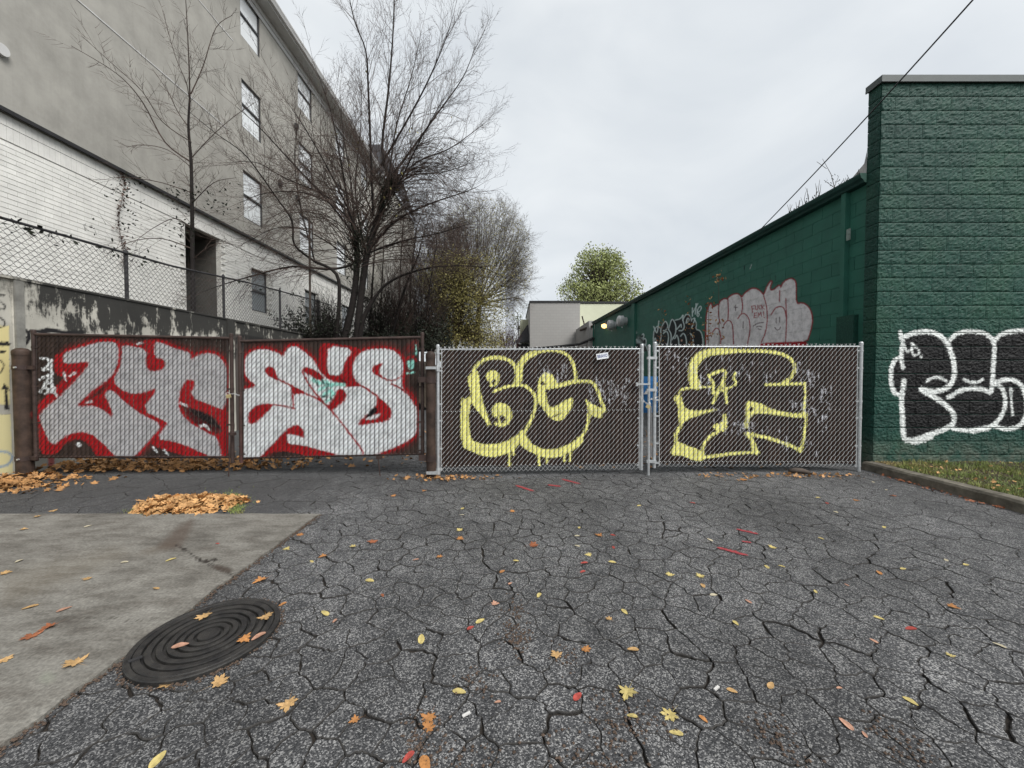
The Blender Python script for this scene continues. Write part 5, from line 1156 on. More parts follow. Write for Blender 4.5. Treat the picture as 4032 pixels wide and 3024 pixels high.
for k in range(175):                                # long arching vines and suckers through the middle of the crown
    c = r.choice([(1400,960),(1412,1040),(1440,980),(1375,860),(1480,860),(1520,760)]); sg = r.choice([-1,-1,1,1,1]); w = r.uniform(140,520)*(1 if sg > 0 else .9); h = r.uniform(-60,330)
    x0_, y0_ = c[0]+r.uniform(-20,20), c[1]+r.uniform(-30,30); e_ = min(x0_+sg*w, 1850+r.uniform(-40,60))
    q = [(x0_, y0_), (x0_+(e_-x0_)*.35, y0_-h*.75-40), (x0_+(e_-x0_)*.72, y0_-h*.95-30), (e_, y0_-h*.8+r.uniform(-40,90))]
    pth = limb_path(cr, pp(q, YT, YT+r.uniform(-2.2,2.2)), r.uniform(.008,.017), .004, 4); shoots(cr, r, pth, .2, 1, .28, (.5,1.4), .0075, 1, .05, 5, .09)
obj('trunk', tk, M['bark'], tr, smooth=True); obj('limbs', lb_m, M['bark'], tr, smooth=True); obj('crown', cr, M['twig'], tr)
# ivy knots on the trunk, a few last leaves
mb = MB()
for k in range(2200):
    c = r.choice([(1400,1000,45,90),(1412,930,40,50),(1520,780,28,60),(1540,730,22,30)]); leafquad(mb, r, P(r.gauss(c[0],c[2]*.6), r.gauss(c[1],c[3]*.6), YT-0.15+r.uniform(-.2,.2)), r.uniform(.05,.10))
obj('ivy', mb, M['leaf_dark'], tr)
mb = MB()
for k in range(70): leafquad(mb, r, P(r.gauss(1500,120), r.gauss(640,160), YT+r.uniform(-1,1)), 0.10)
obj('last_leaves', mb, M['leaf_yg'], tr)

# slim bare sapling between wall and building
r = random.Random(8); YS = 9.4; base = P(760,1250,YS)
tr = thing('bare_sapling', (base.x, YS, 2.5), 'slim bare sapling rising in front of the white brick wall', 'tree')
tk = MB(); cr = MB(); pth = limb_path(tk, [Vector((P(762,1300,YS).x, YS, 2.45))] + pp([(760,1150),(757,900),(753,650),(742,500),(748,380)], YS, YS), .055, .018, 8)
for q, r0, r1 in (([(748,380),(744,240),(735,60),(728,-60)],.016,.005),([(752,370),(800,260),(850,110),(915,60)],.014,.005),([(756,640),(650,560),(560,400),(460,290),(280,180)],.02,.005),([(754,560),(640,480),(560,360),(430,240),(320,140)],.012,.004),([(756,620),(830,540),(920,460),(1010,400)],.012,.004),([(755,660),(660,590),(560,570),(500,580)],.01,.004),
                  ([(742,500),(700,440),(660,360),(600,270)],.012,.004),([(748,420),(735,330),(690,220),(640,40)],.01,.004),([(757,760),(640,720),(520,700),(430,700)],.012,.004),([(757,800),(840,720),(930,700)],.012,.004),([(758,900),(690,860),(600,900),(520,960)],.012,.004),([(758,980),(640,940),(520,950),(420,1000)],.014,.004),([(758,1020),(850,960),(960,970)],.01,.004)):
    pt = limb_path(cr, pp(q, YS, YS+r.uniform(-1.2,.8)), r0, r1, 5); shoots(cr, r, pt, 0.1, 1, 0.19, (0.3,1.0), 0.0048, 1, 0.05, 5, 0.09)
shoots(cr, r, pth, 0.35, 1, 0.10, (0.3,1.0), 0.007, 1, 0.05, 5, 0.14)
obj('trunk', tk, M['bark'], tr, smooth=True); obj('crown', cr, M['twig'], tr)
mb = MB()
for k in range(330):
    c = r.choice([(500,740,60,45),(500,860,40,60),(720,760,60,30),(870,800,70,60),(300,900,70,30),(720,900,60,80)]); leafquad(mb, r, P(r.gauss(c[0],c[2]*.6), r.gauss(c[1],c[3]*.6), YS-0.3), r.uniform(.045,.09))
obj('withered_leaves', mb, M['leaf_dark'], tr)
# creeper strands on the brick wall and along the fence
mb = MB(); r = random.Random(31)
for k in range(150):
    t = r.random(); c = PXW(478+14*math.sin(t*9)+r.gauss(0,7), 680+360*t, XB+0.05); leafquad(mb, r, c, r.uniform(.04,.09))
tr = thing('creeper', tuple(PXW(480,1000,XB)), 'withered red creeper strand hanging on the white brick wall', 'creeper'); obj('leaves', mb, M['withered'], tr)
mb = MB(); mb.tube([PXW(478+10*math.sin(t*9), 650+420*t, XB+0.03) for t in np.linspace(0,1,16)], 0.006, 4); obj('stem', mb, M['twig'], tr)
mb = MB()
for k in range(90):
    x = r.choice([r.uniform(0,300), r.uniform(380,620), r.uniform(700,1200)]); v = PXW(x, 1000, XF); leafquad(mb, r, Vector((XF+r.uniform(-.05,.06), v.y, ftop(v.y)+r.gauss(-.04,.07))), r.uniform(.05,.11))
obj('fence_leaves', mb, M['leaf_dark'], label='dry leaves caught along the top rail of the chain link fence', cat='leaves', kind='stuff')

# thin stems and undergrowth behind the big tree
r = random.Random(44)
ST = [((1455,1360),(1465,1150),(1480,900),17.0,.07,'slender dark stem just right of the big tree trunk'),((1530,1365),(1590,1150),(1650,1000),15.5,.09,'leaning reddish brown stem right of the big tree'),((1572,1365),(1575,1100),(1590,850),19.0,.06,'upright dark stem behind the leaning reddish one'),((1622,1365),(1615,1150),(1640,900),18.0,.08,'ivy grown dark stem in the thicket middle'),
      ((1665,1365),(1690,1150),(1720,950),17.5,.06,'thin stem in the thicket left of the yellow green tree'),((1705,1365),(1700,1200),(1740,1000),20.0,.06,'thin stem against the yellow green foliage'),((1497,1365),(1500,1200),(1510,1000),16.5,.06,'straight dark stem beside the leaning reddish one'),((1760,1365),(1775,1150),(1800,960),21.0,.07,'far thin stem under the rounded crown')]
for a, b, c, Y, rad, lb in ST:
    p0 = P(*a, Y); t = thing('thicket_tree', (p0.x, Y, p0.z-0.3), lb, 'tree', 'thin bare trees of the thicket'); tk = MB(); cr = MB()
    pt = limb_path(tk, [P(a[0], a[1]+40, Y), P(*a, Y), P(*b, Y), P(*c, Y)], rad, rad*.35, 7); shoots(cr, r, pt, .15, 1, .22, (.6,1.9), .012, 2, .08, 5)
    bough(cr, r, pt[-1], Vector((r.uniform(-.3,.3),0,1)), 2.2, rad*.35, 2, .08, .15, 7)
    obj('trunk', tk, M['bark'], t, smooth=True); obj('crown', cr, M['twig'], t)
for i, (x, Y, hw, hh, lb) in enumerate(((1480,16.0,60,330,'dense twiggy bush at the foot of the big bare tree'),(1560,17.0,70,380,'dense twiggy bush in the thicket, second from the big tree'),(1640,18.0,70,360,'dense twiggy bush in the thicket, third from the big tree'),(1690,18.6,45,230,'dense twiggy bush left of the yellow green tree'),(1300,14.2,50,230,'twiggy bush between the fence post and the big trunk'))):
    t = thing('twiggy_bush', tuple(P(x,1380,Y)), lb, 'bush', 'twiggy bushes of the thicket'); cr = MB(); lf = MB()
    for k in range(74):
        p = P(x+r.gauss(0,hw*.45), 1385, Y+r.uniform(-.8,.8)); Ln = r.uniform(.45,1.0)*hh/F*Y; bough(cr, r, p, Vector((r.gauss(0,.32), r.gauss(0,.25), 1)), Ln, .017, 2, .06, .12, 6, spread=(.25,.8))
    for k in range(1500): leafquad(lf, r, P(x+r.gauss(0,hw*.6), 1375-abs(r.gauss(0,hh*.28)), Y+r.uniform(-.7,.7)), r.uniform(.05,.11))
    obj('twigs', cr, M['twig'] if i % 2 else M['bark'], t); obj('leaves', lf, M['leaf_dark'], t)
mb = MB()
for k in range(7000):
    x = r.uniform(1240,1780); y = 1375 - abs(r.gauss(0,1))*(38 if x < 1640 else 60); Y = r.uniform(13.2,18); leafquad(mb, r, P(x, y, Y), r.uniform(.06,.13))
obj('ground_ivy', mb, M['leaf_dark'], label='dark ivy and undergrowth covering the bank below the bare trees', cat='ivy', kind='stuff')
mb = MB(); tb = MB(); cz = P(1205,1330,13.0); t = thing('evergreen_shrub', tuple(cz), 'dark evergreen shrub behind the fence beside the thin grey pole', 'shrub')
for k in range(30):
    p = P(r.gauss(1200,10), 1335, 13.0); d = Vector((r.gauss(0,.8), r.gauss(0,.5), r.uniform(.4,1.3))); tb.tube([p, p+d*0.4, p+d*0.75+Vector((0,0,.05))], [.012,.008,.004], 4, False)
    for q in range(52): c = p + d*r.uniform(.25,.95) + vrand(r,.09); leafquad(mb, r, c, r.uniform(.05,.10))
obj('stems', tb, M['bark'], t); obj('foliage', mb, M['leaf_dark'], t)
# rounded bare tree farther back
r = random.Random(52); Y = 25.0; p0 = P(1880,1365,Y); t = thing('rounded_bare_tree', (p0.x, Y, 0.8), 'grey bare tree with a wide rounded crown left of the grey building', 'tree')
tk = MB(); cr = MB(); limb_path(tk, [P(1872,1420,Y), P(1880,1300,Y), P(1890,1150,Y)], .22, .12, 9)
for k in range(58):
    a = R(-62 + 232*(k+.5)/58); e = 196 + r.uniform(-60,16); x1, y1 = 1905+e*1.06*math.cos(a), 1020-e*1.34*math.sin(a)
    u0 = 0.0 if k % 5 == 0 else r.uniform(.12,.5); s = P(1885+u0*.6*(x1-1885), 1200+u0*(y1*.9-1100)*.8, Y+r.uniform(-.8,.8)*u0); m = P(1890+0.62*(x1-1890), 1150+0.5*(y1-1150), Y+r.uniform(-1.8,1.8)); en = P(x1*.88+1905*.12, y1*.88+1010*.12, Y+r.uniform(-2.5,2.5))
    pt = limb_path(cr, [s, m, en], .05 if k % 5 == 0 else .022, .009, 5); shoots(cr, r, pt, .22, 1, .16, (.7,2.0), .0115, 2, .0, 6, .10, (.35,.85))
obj('trunk', tk, M['bark2'], t, smooth=True); obj('crown', cr, M['twig2'], t); mb = MB()
for k in range(5200):
    a = r.uniform(-.6,3.4); q = math.sqrt(r.random()); leafquad(mb, r, P(1900+200*q*math.cos(a), 1030-255*q*math.sin(a), Y+r.uniform(-2.5,2.5)), r.uniform(.05,.11))
obj('thin_leaves', mb, M['leaf_yg'], t)
r = random.Random(57); Y = 21.5; p0 = P(1735,1365,Y); t = thing('spreading_bare_tree', (p0.x, Y, 1.0), 'red brown bare tree between the big tree and the rounded crown', 'tree')
tk = MB(); cr = MB(); limb_path(tk, [P(1728,1420,Y), P(1735,1300,Y), P(1740,1200,Y)], .16, .10, 8)
for k in range(46):
    a = R(-30 + 225*(k+.5)/46); e = r.uniform(120,205); x1, y1 = 1740+e*.95*math.cos(a), 1080-e*1.25*math.sin(a)
    s = P(1735+r.uniform(-8,14), r.uniform(1190,1300), Y); m = P(1738+0.5*(x1-1738), 1190+0.42*(y1-1190), Y+r.uniform(-1.5,1.5)); en = P(x1, y1, Y+r.uniform(-2.5,2.5))
    pt = limb_path(cr, [s, m, en], .045, .010, 5); shoots(cr, r, pt, .2, 1, .22, (.7,1.9), .011, 2, .03, 6, .10, (.35,.9))
obj('trunk', tk, M['bark'], t, smooth=True); obj('crown', cr, M['twig'], t)
# yellow-green tree hanging over the alley
r = random.Random(61); Y = 20.0; p0 = P(1800,1370,Y); t = thing('yellow_green_tree', (p0.x, Y, 1.0), 'small drooping tree still holding yellow green leaves', 'tree'); tk = MB(); mb = MB(); cr = MB()
limb_path(tk, [P(1795,1420,Y), P(1800,1300,Y), P(1805,1150,Y)], .10, .05, 7)
for k in range(560):
    y = 1385 - 380*r.random()**1.15; x = r.gauss(1815 + (y-1040)*.04, 84 + (y-1040)*.06)
    if not 1650 < x < 1985: continue
    c = P(x, y, Y+r.uniform(-1.4,1.4)); s = P(1800+r.uniform(-15,15), min(1330, y+60), Y); cr.tube([s, s.lerp(c,.6)+Vector((0,0,.25)), c], [.02,.012,.006], 4, False)
    for q in range(60): dd = vrand(r,.33); dd.z = dd.z*.9 - .08; leafquad(mb, r, c+dd, r.uniform(.05,.11))
    if k % 3 == 0: bough(cr, r, s, c-s, (c-s).length*1.1, .014, 1, .03, .16, 7)
obj('trunk', tk, M['bark'], t, smooth=True); obj('branches', cr, M['twig'], t); obj('foliage', mb, M['leaf_yg'], t)
r = random.Random(66); Y = 29.5; p0 = P(1985,1372,Y); t = thing('red_twig_shrub', (p0.x, Y, 0.6), 'reddish bare shrub below the far tower', 'shrub'); cr = MB()
for k in range(130):
    p = P(r.gauss(1985,36), 1385, Y+r.uniform(-1,1)); bough(cr, r, p, Vector((r.gauss(0,.25), r.gauss(0,.2), 1)), r.uniform(1.0,2.1), .016, 1, .1, .12, 6)
obj('twigs', cr, simple('dark_red_twig', (0.085,0.040,0.034), .8, .3), t)
r = random.Random(67); Y = 33; t = thing('young_green_tree', tuple(P(2042,1340,Y)), 'small loose green tree beside the little dark roofed house', 'tree'); cr = MB(); mb = MB(); limb_path(cr, [P(2040,1400,Y), P(2042,1310,Y), P(2038,1230,Y)], .06, .02, 5)
for k in range(26):
    c = P(r.gauss(2042,17), r.gauss(1275,35), Y+r.uniform(-.6,.6)); cr.tube([P(2041,1300,Y), c], [.015,.006], 3, False)
    for q in range(12): leafquad(mb, r, c+vrand(r,.17), r.uniform(.10,.2))
obj('trunk', cr, M['bark2'], t); obj('foliage', mb, M['leaf_green'], t)
# leafy tree beyond the grey building
r = random.Random(71); Y = 56.0; p0 = P(2362,1400,Y); t = thing('leafy_tree', (p0.x, Y, 0), 'tall tree in pale autumn green behind the grey block building', 'tree'); tk = MB(); cr = MB(); mb = MB()
limb_path(tk, [Vector((p0.x,Y,0)), P(2362,1300,Y), P(2365,1150,Y), P(2362,1040,Y)], .55, .16, 9)
def outl(y):     # half width of the crown at picture height y
    T = [(972,18),(1000,62),(1040,92),(1090,112),(1125,150),(1165,152),(1205,140),(1260,120)]
    for (a, b), (c, d) in zip(T[:-1], T[1:]):
        if a <= y <= c: return b+(d-b)*(y-a)/(c-a)
    return 0
cl = []
for k in range(2200):
    y = r.uniform(975,1255); h = outl(y); x = 2362 + r.uniform(-1,1)*h; c = P(x, y, Y+r.uniform(-1,1)*h/F*Y)
    if noise.noise(c*0.36 + Vector((5,2,9))) > -0.03 and (not cl or min((c-q).length for q in cl) > .62): cl.append(c)
for c in cl:
    s = P(2362+r.uniform(-6,6), min(1300, 1512-(c.z-CAMZ)/Y*F+r.uniform(40,110)), Y); cr.tube([s, s.lerp(c,.55)+Vector((0,0,.4)), c], [.10,.06,.02], 4, False)
    for q in range(30): leafquad(mb, r, c+vrand(r,.46), r.uniform(.20,.40))
obj('trunk', tk, M['bark2'], t, smooth=True); obj('branches', cr, M['bark2'], t); obj('foliage', mb, M['leaf_far'], t)
# weeds: saplings before the graffiti wall, and growth on the roof edge
WD = [(2605,1370,1225,12.5,'thin weed with withered yellow leaves, leftmost before the painted green wall'),(2718,1370,1165,11.0,'tall thin weed with dry leaves before the black lettering'),(2788,1370,1165,9.6,'leafy weed at the left end of the silver letters'),(2832,1370,1092,9.0,'tallest thin weed, reaching above the silver letters')]
r = random.Random(81)
for x, yb, yt, Y, lb in WD:
    p = P(x, yb, Y); tp = P(x+r.uniform(-6,8), yt, Y); t = thing('weed', (p.x, Y, 0), lb, 'weed', 'weeds before the green wall'); mb = MB(); mb.tube([(p.x,Y,0), p, p.lerp(tp,.6), tp], [.010,.008,.006,.003], 5); obj('stem', mb, M['twig2'], t)
    ya, ta = MB(), MB()
    for k in range(56 if yt != 1092 else 40):
        f = r.random()**1.5 if yt != 1092 else r.choice([r.uniform(0,.45), r.uniform(.95,1)]); c = p.lerp(tp, f); leafquad(ya if r.random() < .55 else ta, r, c+Vector((r.gauss(0,.07), r.gauss(0,.05), r.gauss(0,.05))), r.uniform(.05,.11))
    obj('yellow_leaves', ya, M['leaf_tan'], t); obj('dark_leaves', ta, M['leaf_rust'], t)
RWD = [(3230,775,545,6.5,'tall bare forked weed growing from the green gutter'),(3120,835,760,7.0,'low dry weeds along the gutter farther back'),(3080,850,790,7.3,'lowest dry weed tuft on the gutter near the cable'),(3285,735,700,6.3,'small dry weed on the gutter near the parapet')]
for x, yb, yt, Y, lb in RWD:
    z0 = 4.50; y = Y; p = Vector((xs_at(y)-.08, y, z0-.02)); H = (yb-yt)/F*Y; t = thing('roof_weed', tuple(p), lb, 'weed', 'weeds growing from the gutter'); mb = MB(); lf = MB()
    for k in range(1 if yt == 545 else 7):
        q = p + Vector((0, r.uniform(-.25,.25)*(0 if yt == 545 else 1), 0)); tp = q + Vector((r.gauss(0,.08)*H, r.gauss(0,.2)*H, H*r.uniform(.6,1))); mb.tube([q, q.lerp(tp,.5)+Vector((r.gauss(0,.02),0,0)), tp], [.006,.005,.003], 4)
        if yt == 545: mb.tube([q.lerp(tp,.68), tp+Vector((-.1,.0,-.05))], [.004,.003], 4); mb.tube([q.lerp(tp,.1), q.lerp(tp,.45)+Vector((.16,0,.0))], [.005,.003], 4); mb.tube([q.lerp(tp,.1), q.lerp(tp,.32)+Vector((-.12,0,0))], [.005,.003], 4)
        for s in range(30 if yt == 545 else 6): c = q.lerp(tp, r.uniform(.05,.42))+Vector((r.uniform(-.1,.2) if yt == 545 else r.gauss(0,.03), r.gauss(0,.05), 0)); leafquad(lf, r, c, r.uniform(.02,.045))
    obj('stem', mb, M['twig2'], t); obj('leaves', lf, M['leaf_dark'], t)

# ------------------------------------------------------------------ fallen leaves
def leaf_mesh(kind, seed, mt):
    r = random.Random(seed); v = [(0,0,0.012)]; f = []
    if kind == 'maple':
        pr = []
        tips = [(-140,.60),(-86,.88),(-44,.92),(0,1.05),(44,.92),(86,.88),(140,.60)]
        for a, l in tips:
            l *= r.uniform(.85,1.1); pr += [(a-20,l*.56),(a-12,l*.82),(a-7,l*.80),(a,l),(a+8,l*.78),(a+13,l*.84),(a+20,l*.55)]
        for a, l in pr: w = R(a+90); v.append((l*.5*math.cos(w), l*.5*math.sin(w), 0))
    else:
        for k in range(14): a = 2*math.pi*k/14; x = math.cos(a); y = math.sin(a); v.append((.26*x*(1-.25*y), .5*y*(1+.1*abs(y)), 0))
    c1, c2, ph = r.uniform(.3,.9), r.uniform(.2,.6), r.uniform(0,6.28)
    v = [(x, y, .012 + c1*x*x + c2*y*y*math.sin(ph+3*x) *.8 + .03*math.sin(7*x+ph)*math.cos(6*y)) for x, y, z in v]; mz = min(q[2] for q in v); v = [(x, y, z-mz+.004) for x, y, z in v]
    n = len(v)-1; f = [(0, 1+k, 1+(k+1) % n) for k in range(n)]
    st = len(v); v += [(-.008,-.2,.02),(.008,-.2,.02),(.0,-.72,.015)]; f.append((st, st+1, st+2))
    return mesh_of('fallen_leaf', v, f, mt)
LM = {}
def lm(kind, colr, k):
    key = (kind, colr, k % 3)
    if key not in LM: LM[key] = leaf_mesh(kind, hash((kind, k % 3)) % 1000 if False else (7 if kind == 'maple' else 90) + k % 3, M['leaf_'+colr])
    return LM[key]
A_, B_, C_ = ((0,1800),1.3557), ((1200,1800),1.3557), ((2600,1800),1.3554)
LV = [(A_, '120,383,tan,m,.07 470,365,pale,o,.06 205,313,tan,m,.08 100,550,pale,o,.06 912,543,yellow,o,.07 665,556,pale,o,.05 463,648,tan,m,.07 833,696,tan,o,.05 160,795,tan,o,.07 343,807,pink,o,.07 272,897,rust,m,.10 165,955,rust,m,.11 20,1075,tan,m,.08 400,1095,tan,m,.12 1092,840,tan,m,.11 1420,843,tan,m,.10 1300,965,orange,m,.09 1380,950,pink,o,.08 962,1000,pink,o,.075 897,1210,tan,m,.09 1160,1200,tan,m,.105 1540,1305,tan,m,.10 843,1607,yellow,o,.07 1600,413,orange,m,.08 1525,487,yellow,m,.08 1730,524,orange,m,.08 1663,553,yellow,o,.045 1400,650,orange,m,.12 1508,780,orange,o,.05 1735,828,yellow,o,.07 1787,868,pink,o,.04 1160,458,red,o,.035 283,283,tan,m,.09 20,615,tan,m,.08'),
      (B_, '470,203,orange,m,.09 640,176,orange,m,.08 843,271,yellow,o,.07 838,305,pale,o,.05 1105,287,orange,m,.09 1465,373,yellow,o,.05 1455,417,pale,o,.05 1575,415,orange,m,.09 1645,413,red,o,.05 1648,478,red,o,.05 1455,470,pale,o,.05 1513,515,yellow,m,.075 1492,560,red,o,.06 1484,607,red,o,.05 1642,556,yellow,o,.06 825,388,yellow,m,.08 825,430,orange,m,.09 362,452,rust,m,.12 262,473,yellow,m,.08 1215,467,rust,m,.12 725,528,orange,m,.08 593,543,pink,o,.05 1128,549,yellow,o,.05 1055,606,orange,o,.055 347,655,yellow,o,.07 415,733,rust,o,.04 1250,733,yellow,o,.06 1010,780,pink,m,.065 1097,670,pink,o,.035 1707,820,yellow,o,.055 1627,860,tan,m,.06 937,870,yellow,o,.065 885,907,red,o,.05 622,965,yellow,o,.075 1345,1057,tan,m,.085 1495,1018,orange,m,.075 1752,1020,tan,o,.06 825,1245,yellow,o,.065 1030,1300,pink,o,.03 273,1395,orange,m,.055 665,1380,orange,m,.085 655,1440,orange,m,.075 1725,1245,yellow,m,.105 1457,1272,red,o,.06 552,1593,red,o,.055 642,1635,orange,o,.08 1748,1375,yellow,o,.045 1785,256,yellow,o,.06'),
      (C_, '443,121,orange,m,.13 842,213,yellow,o,.07 890,243,red,o,.06 172,241,red,o,.06 937,290,pale,o,.06 1050,228,orange,m,.09 1195,371,yellow,o,.06 858,430,yellow,o,.05 595,478,yellow,m,.08 265,438,pale,o,.06 50,625,yellow,m,.075 210,633,yellow,m,.08 228,682,tan,o,.06 568,581,yellow,o,.06 648,578,yellow,o,.045 285,731,pale,o,.05 470,765,pink,o,.045 828,712,yellow,o,.04 1168,612,orange,o,.06 1297,592,yellow,o,.05 1525,545,pale,o,.05 1633,570,yellow,o,.06 1553,793,orange,m,.08 995,677,pink,o,.03 402,880,yellow,o,.045 1167,853,yellow,o,.05 1337,910,red,o,.065 1140,975,pink,o,.04 1550,1055,yellow,m,.05 383,1240,tan,o,.045 590,1212,tan,o,.055 1335,1295,yellow,o,.055 55,1365,yellow,m,.095 85,1465,yellow,o,.055 230,1390,orange,o,.04 992,1417,pink,o,.06 1090,1472,pink,o,.03 1810,998,pale,o,.05 955,1225,pink,o,.03 1135,130,pale,o,.06 1245,205,rust,m,.1 1208,172,pale,o,.05')]
items = []; r = random.Random(91)
for (o, k), s in LV:
    for w in s.split():
        x, y, c, kd, sz = w.split(','); px_, py_ = o[0]+float(x)/k, o[1]+float(y)/k; g = G(px_, py_, .012); items.append([px_, py_, c, 'maple' if kd == 'm' else 'oval', float(sz), g])
def zone(px_, py_, g):
    if (g.x-mc[0])**2 + (g.y-mc[1])**2 < .33**2: return 'on the manhole cover'
    if g.x < -1.97 and g.y < 3.85: return 'on the concrete slab'
    if g.x < -1.0: return 'on the asphalt around the manhole' if g.y < 2.7 else 'before the brown gates'
    if g.y > 3.3: return 'near the left galvanised gate' if px_ < 2540 else 'near the right galvanised gate'
    if g.y > 2.15: return 'halfway to the left galvanised gate' if px_ < 2540 else 'halfway to the right galvanised gate'
    return 'at the picture bottom, left half' if px_ < 2100 else 'at the picture bottom, right half'
by = {}
for it in items: it.append(zone(it[0], it[1], it[5])); by.setdefault((it[2], it[3], it[6]), []).append(it)
ORD = ['first','second','third','fourth','fifth','sixth','seventh','eighth','ninth','tenth','eleventh','twelfth']
k = 0
for (c, kd, zn), lst in by.items():
    lst.sort(key=lambda q: q[0])
    for i, it in enumerate(lst):
        lb = f"{c} {kd} leaf {zn}" + (f", {ORD[i]} such from the left" if len(lst) > 1 else ''); g = it[5]
        zb = .022 if zn == 'on the concrete slab' else .024 if 'cover' in zn else .002
        g2 = G(it[0], it[1], zb+.005); s = it[4]*1.02 if kd == 'maple' else it[4]*0.9
        inst('fallen_leaf', lm(kd, c, k), (g2.x, g2.y, zb), None, (r.uniform(-.06,.06), r.uniform(-.06,.06), r.uniform(0,6.28)), (s, s, s), lb, 'leaf', 'loose leaves on the pavement'); k += 1
# white scraps
for x, y, o, lb in ((862,1377,B_,'small white paper stick on the asphalt at the picture bottom'),(300,1237,C_,'white paper scrap on a crack, right of the big pale leaf')):
    g = G(o[0][0]+x/o[1], o[0][1]+y/o[1], .004); mb = MB(); mb.cbox((g.x,g.y,g.z+.004), (.036,.010,.006), Matrix.Rotation(.6,3,'Z')); obj('paper_scrap', mb, M['leaf_pale'] if False else simple('white_scrap_'+str(x), (.55,.54,.52), .7, .05), label=lb, cat='litter')
# drifts: too many leaves to count
def drift(name, lb, fn, n, s, mts, seed):
    r = random.Random(seed); mb = MB()
    for k in range(n):
        q = fn(r)
        if q is None: continue
        x, y, z = q; u = Vector((math.cos(r.uniform(0,6.28)), 0, 0)); a = r.uniform(0,6.28); t1, t2 = r.gauss(0,.5), r.gauss(0,.5); sz = s*r.choice([r.uniform(.3,.6), r.uniform(.6,1.0), r.uniform(.8,1.3)]); Mx = Matrix.Rotation(a,3,'Z') @ Matrix.Rotation(t1,3,'X') @ Matrix.Rotation(t2,3,'Y')
        pts = [(0,-.5,0),(.42,-.35,.03),(.22,-.1,0),(.5,.1,.07),(.18,.15,.02),(0,.55,.06),(-.2,.15,.02),(-.5,.12,.06),(-.22,-.1,0),(-.42,-.33,.04)]
        mb.add([tuple(Vector((x,y,z+.01)) + Mx @ (Vector(q_)*sz)) for q_ in pts], [tuple(range(10))])
    return obj(name, mb, mts, label=lb, cat='leaf litter', kind='stuff')
pcn = G(742,1992)
def f1(r):
    a, d = r.uniform(0,6.28), math.sqrt(r.random()); x = pcn.x + .53*d*math.cos(a)*(1+.12*math.sin(3*a)); y = pcn.y + .36*d*math.sin(a)*(1+.15*math.cos(2*a)); x += .06*noise.noise(Vector((a*2,1,0))); out_ = 1.25 if r.random() < .06 else 1.0; return (pcn.x+(x-pcn.x)*out_, pcn.y+(y-pcn.y)*out_, (.075*(1-d*d)*r.random()**.4 if out_ == 1 else 0))
drift('leaf_heap', 'oval heap of orange brown leaves just beyond the concrete slab', f1, 900, .085, M['litter2'], 1)
rm = random.Random(17); mb = MB()
for k in range(1500):
    c_ = rm.choice([(905,1962,60,22),(560,2018,50,14),(930,2000,30,25)]); g = G(c_[0]+rm.gauss(0,c_[2]*.6), c_[1]+rm.gauss(0,c_[3]*.6)); h = rm.uniform(.008,.03); a = rm.uniform(0,6.28); mb.add([(g.x-.004*math.cos(a), g.y-.004*math.sin(a), .0),(g.x+.004*math.cos(a), g.y+.004*math.sin(a), .0),(g.x+rm.uniform(-.02,.02), g.y+rm.uniform(-.02,.02), h)], [(0,1,2)])
obj('moss_tufts', mb, M['grass'], label='mossy grass tufts around the oval leaf heap', cat='moss', kind='stuff')
def f2(r):
    x = r.uniform(-6.9,-2.9); w = (x+6.9)/4.0; y = 5.45 + abs(r.gauss(0,.7))*(1-.45*w) + .25*w
    if w > .45 and r.random() < (w-.45)*1.9: return None
    return (x, y, .10*r.random()*(1-.6*w))
drift('leaf_drift', 'long drift of brown leaves along the retaining wall behind the silver gate', f2, 1900, .085, M['litter'], 2)
def f3(r): x = -6.9 + abs(r.gauss(0,.55)); y = r.uniform(4.55,5.35); return (x, y, .08*r.random()*max(0,1-(x+6.9))) if x < -5.3 - (5.3-y)*.3 else None
drift('leaf_drift', 'drift of brown leaves in the left corner at the thick post', f3, 560, .085, M['litter'], 3)
def f4(r): g = G(1760,1885); return (g.x+r.gauss(0,.28), g.y+.02+r.gauss(0,.07), .012*r.random())
drift('leaf_scatter', 'small leaf scatter at the foot of the rusty centre post', f4, 150, .055, M['litter'], 4)
def f5(r): return (r.uniform(-4.5,4.8), r.uniform(5.8,9.5), 0.0)
drift('leaf_scatter', 'leaves scattered over the alley behind the gates', f5, 900, .09, M['litter'], 5)
def f6(r): x = 5.46 + 3.2*r.random()**1.3; y = r.uniform(3.2,5.7); return (x, y, .115+bedz(x,y))
drift('leaf_scatter', 'dry leaves lying in the grass bed by the green wall', f6, 260, .045, M['litter2'], 6)
def f7(r): y = r.uniform(2.6,5.5); return (5.22-abs(r.gauss(0,.06)), y, .008*r.random()) if noise.noise(Vector((y*1.7,3,1))) > -.1 else None
drift('leaf_scatter', 'reddish leaf crumbs gathered along the kerb foot', f7, 240, .032, M['leaf_rust'], 7)
def f8(r): return (r.uniform(2.6,4.8), 5.35+r.gauss(0,.08), .01*r.random())
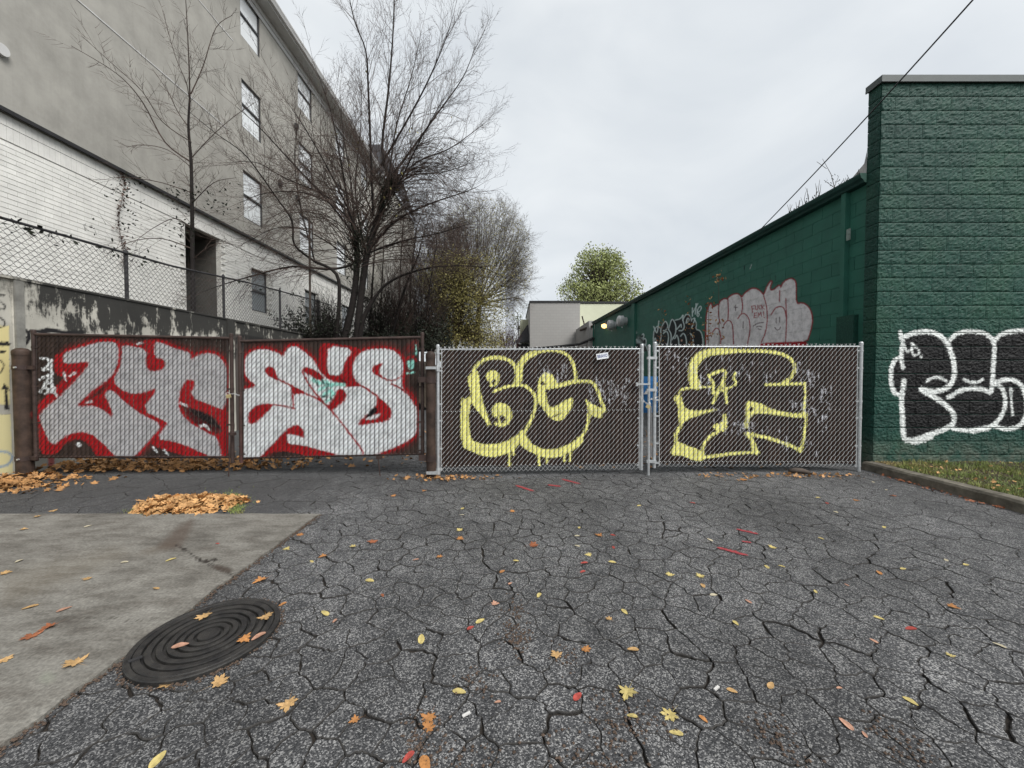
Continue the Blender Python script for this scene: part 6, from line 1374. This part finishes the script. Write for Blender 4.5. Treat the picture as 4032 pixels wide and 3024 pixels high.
drift('leaf_scatter', 'leaf crumbs under the right galvanised gate', f8, 130, .05, M['litter'], 8)
# moss and dirt patches in the widest cracks, twig log by the gate
r = random.Random(101); mb = MB()
for (x, y, n, sx_, sy_) in ((2025,2440,220,.05,.13),(2040,2510,160,.06,.06),(1650,2960,240,.06,.10),(1870,2680,90,.05,.05),(2480,2830,240,.12,.07),(2230,2590,80,.04,.05),(3060,2900,160,.06,.05),(3560,2940,160,.06,.07),(1880,2990,120,.12,.05),(2310,2960,160,.14,.05)):
    g = G(x, y)
    for k in range(n//2): p = Vector((g.x+r.gauss(0,sx_*.8), g.y+r.gauss(0,sy_), .0005+.004*r.random())); s = r.uniform(.003,.009); a = r.uniform(0,6.28); mb.add([(p.x+s*math.cos(a+q), p.y+s*math.sin(a+q), p.z) for q in (0,1.5,2.9,4.4)]+[(p.x,p.y,p.z+s*.8)], [(0,1,4),(1,2,4),(2,3,4),(3,0,4)])
for k in range(900):
    if k % 3: yq = r.uniform(1.25,3.85); p = Vector((jag(yq)+abs(r.gauss(.012,.016)), yq, .001+.006*r.random()))
    else: a = r.uniform(0,6.28); q_ = .352*MK+abs(r.gauss(.006,.014)); p = Vector((mc[0]+q_*math.cos(a), mc[1]+q_*math.sin(a), .001+.008*r.random()))
    s = r.uniform(.003,.009); a = r.uniform(0,6.28); mb.add([(p.x+s*math.cos(a+q), p.y+s*math.sin(a+q), p.z) for q in (0,1.5,2.9,4.4)]+[(p.x,p.y,p.z+s*.8)], [(0,1,4),(1,2,4),(2,3,4),(3,0,4)])
obj('grit', mb, M['grit'], label='brown dirt and grit gathered in cracks and along the slab edge', cat='grit', kind='stuff')
a, b = G(3105,1862), G(3190,1868); mb = MB(); mb.tube([a+Vector((0,0,.03)), a.lerp(b,.3)+Vector((0,0,.045)), a.lerp(b,.7)+Vector((0,.01,.04)), b+Vector((0,0,.025))], [.025,.04,.035,.02], 8)
t = thing('broken_branch', tuple(a), 'rotten broken branch lying under the right galvanised gate', 'branch'); obj('wood', mb, M['bark2'], t, smooth=True)
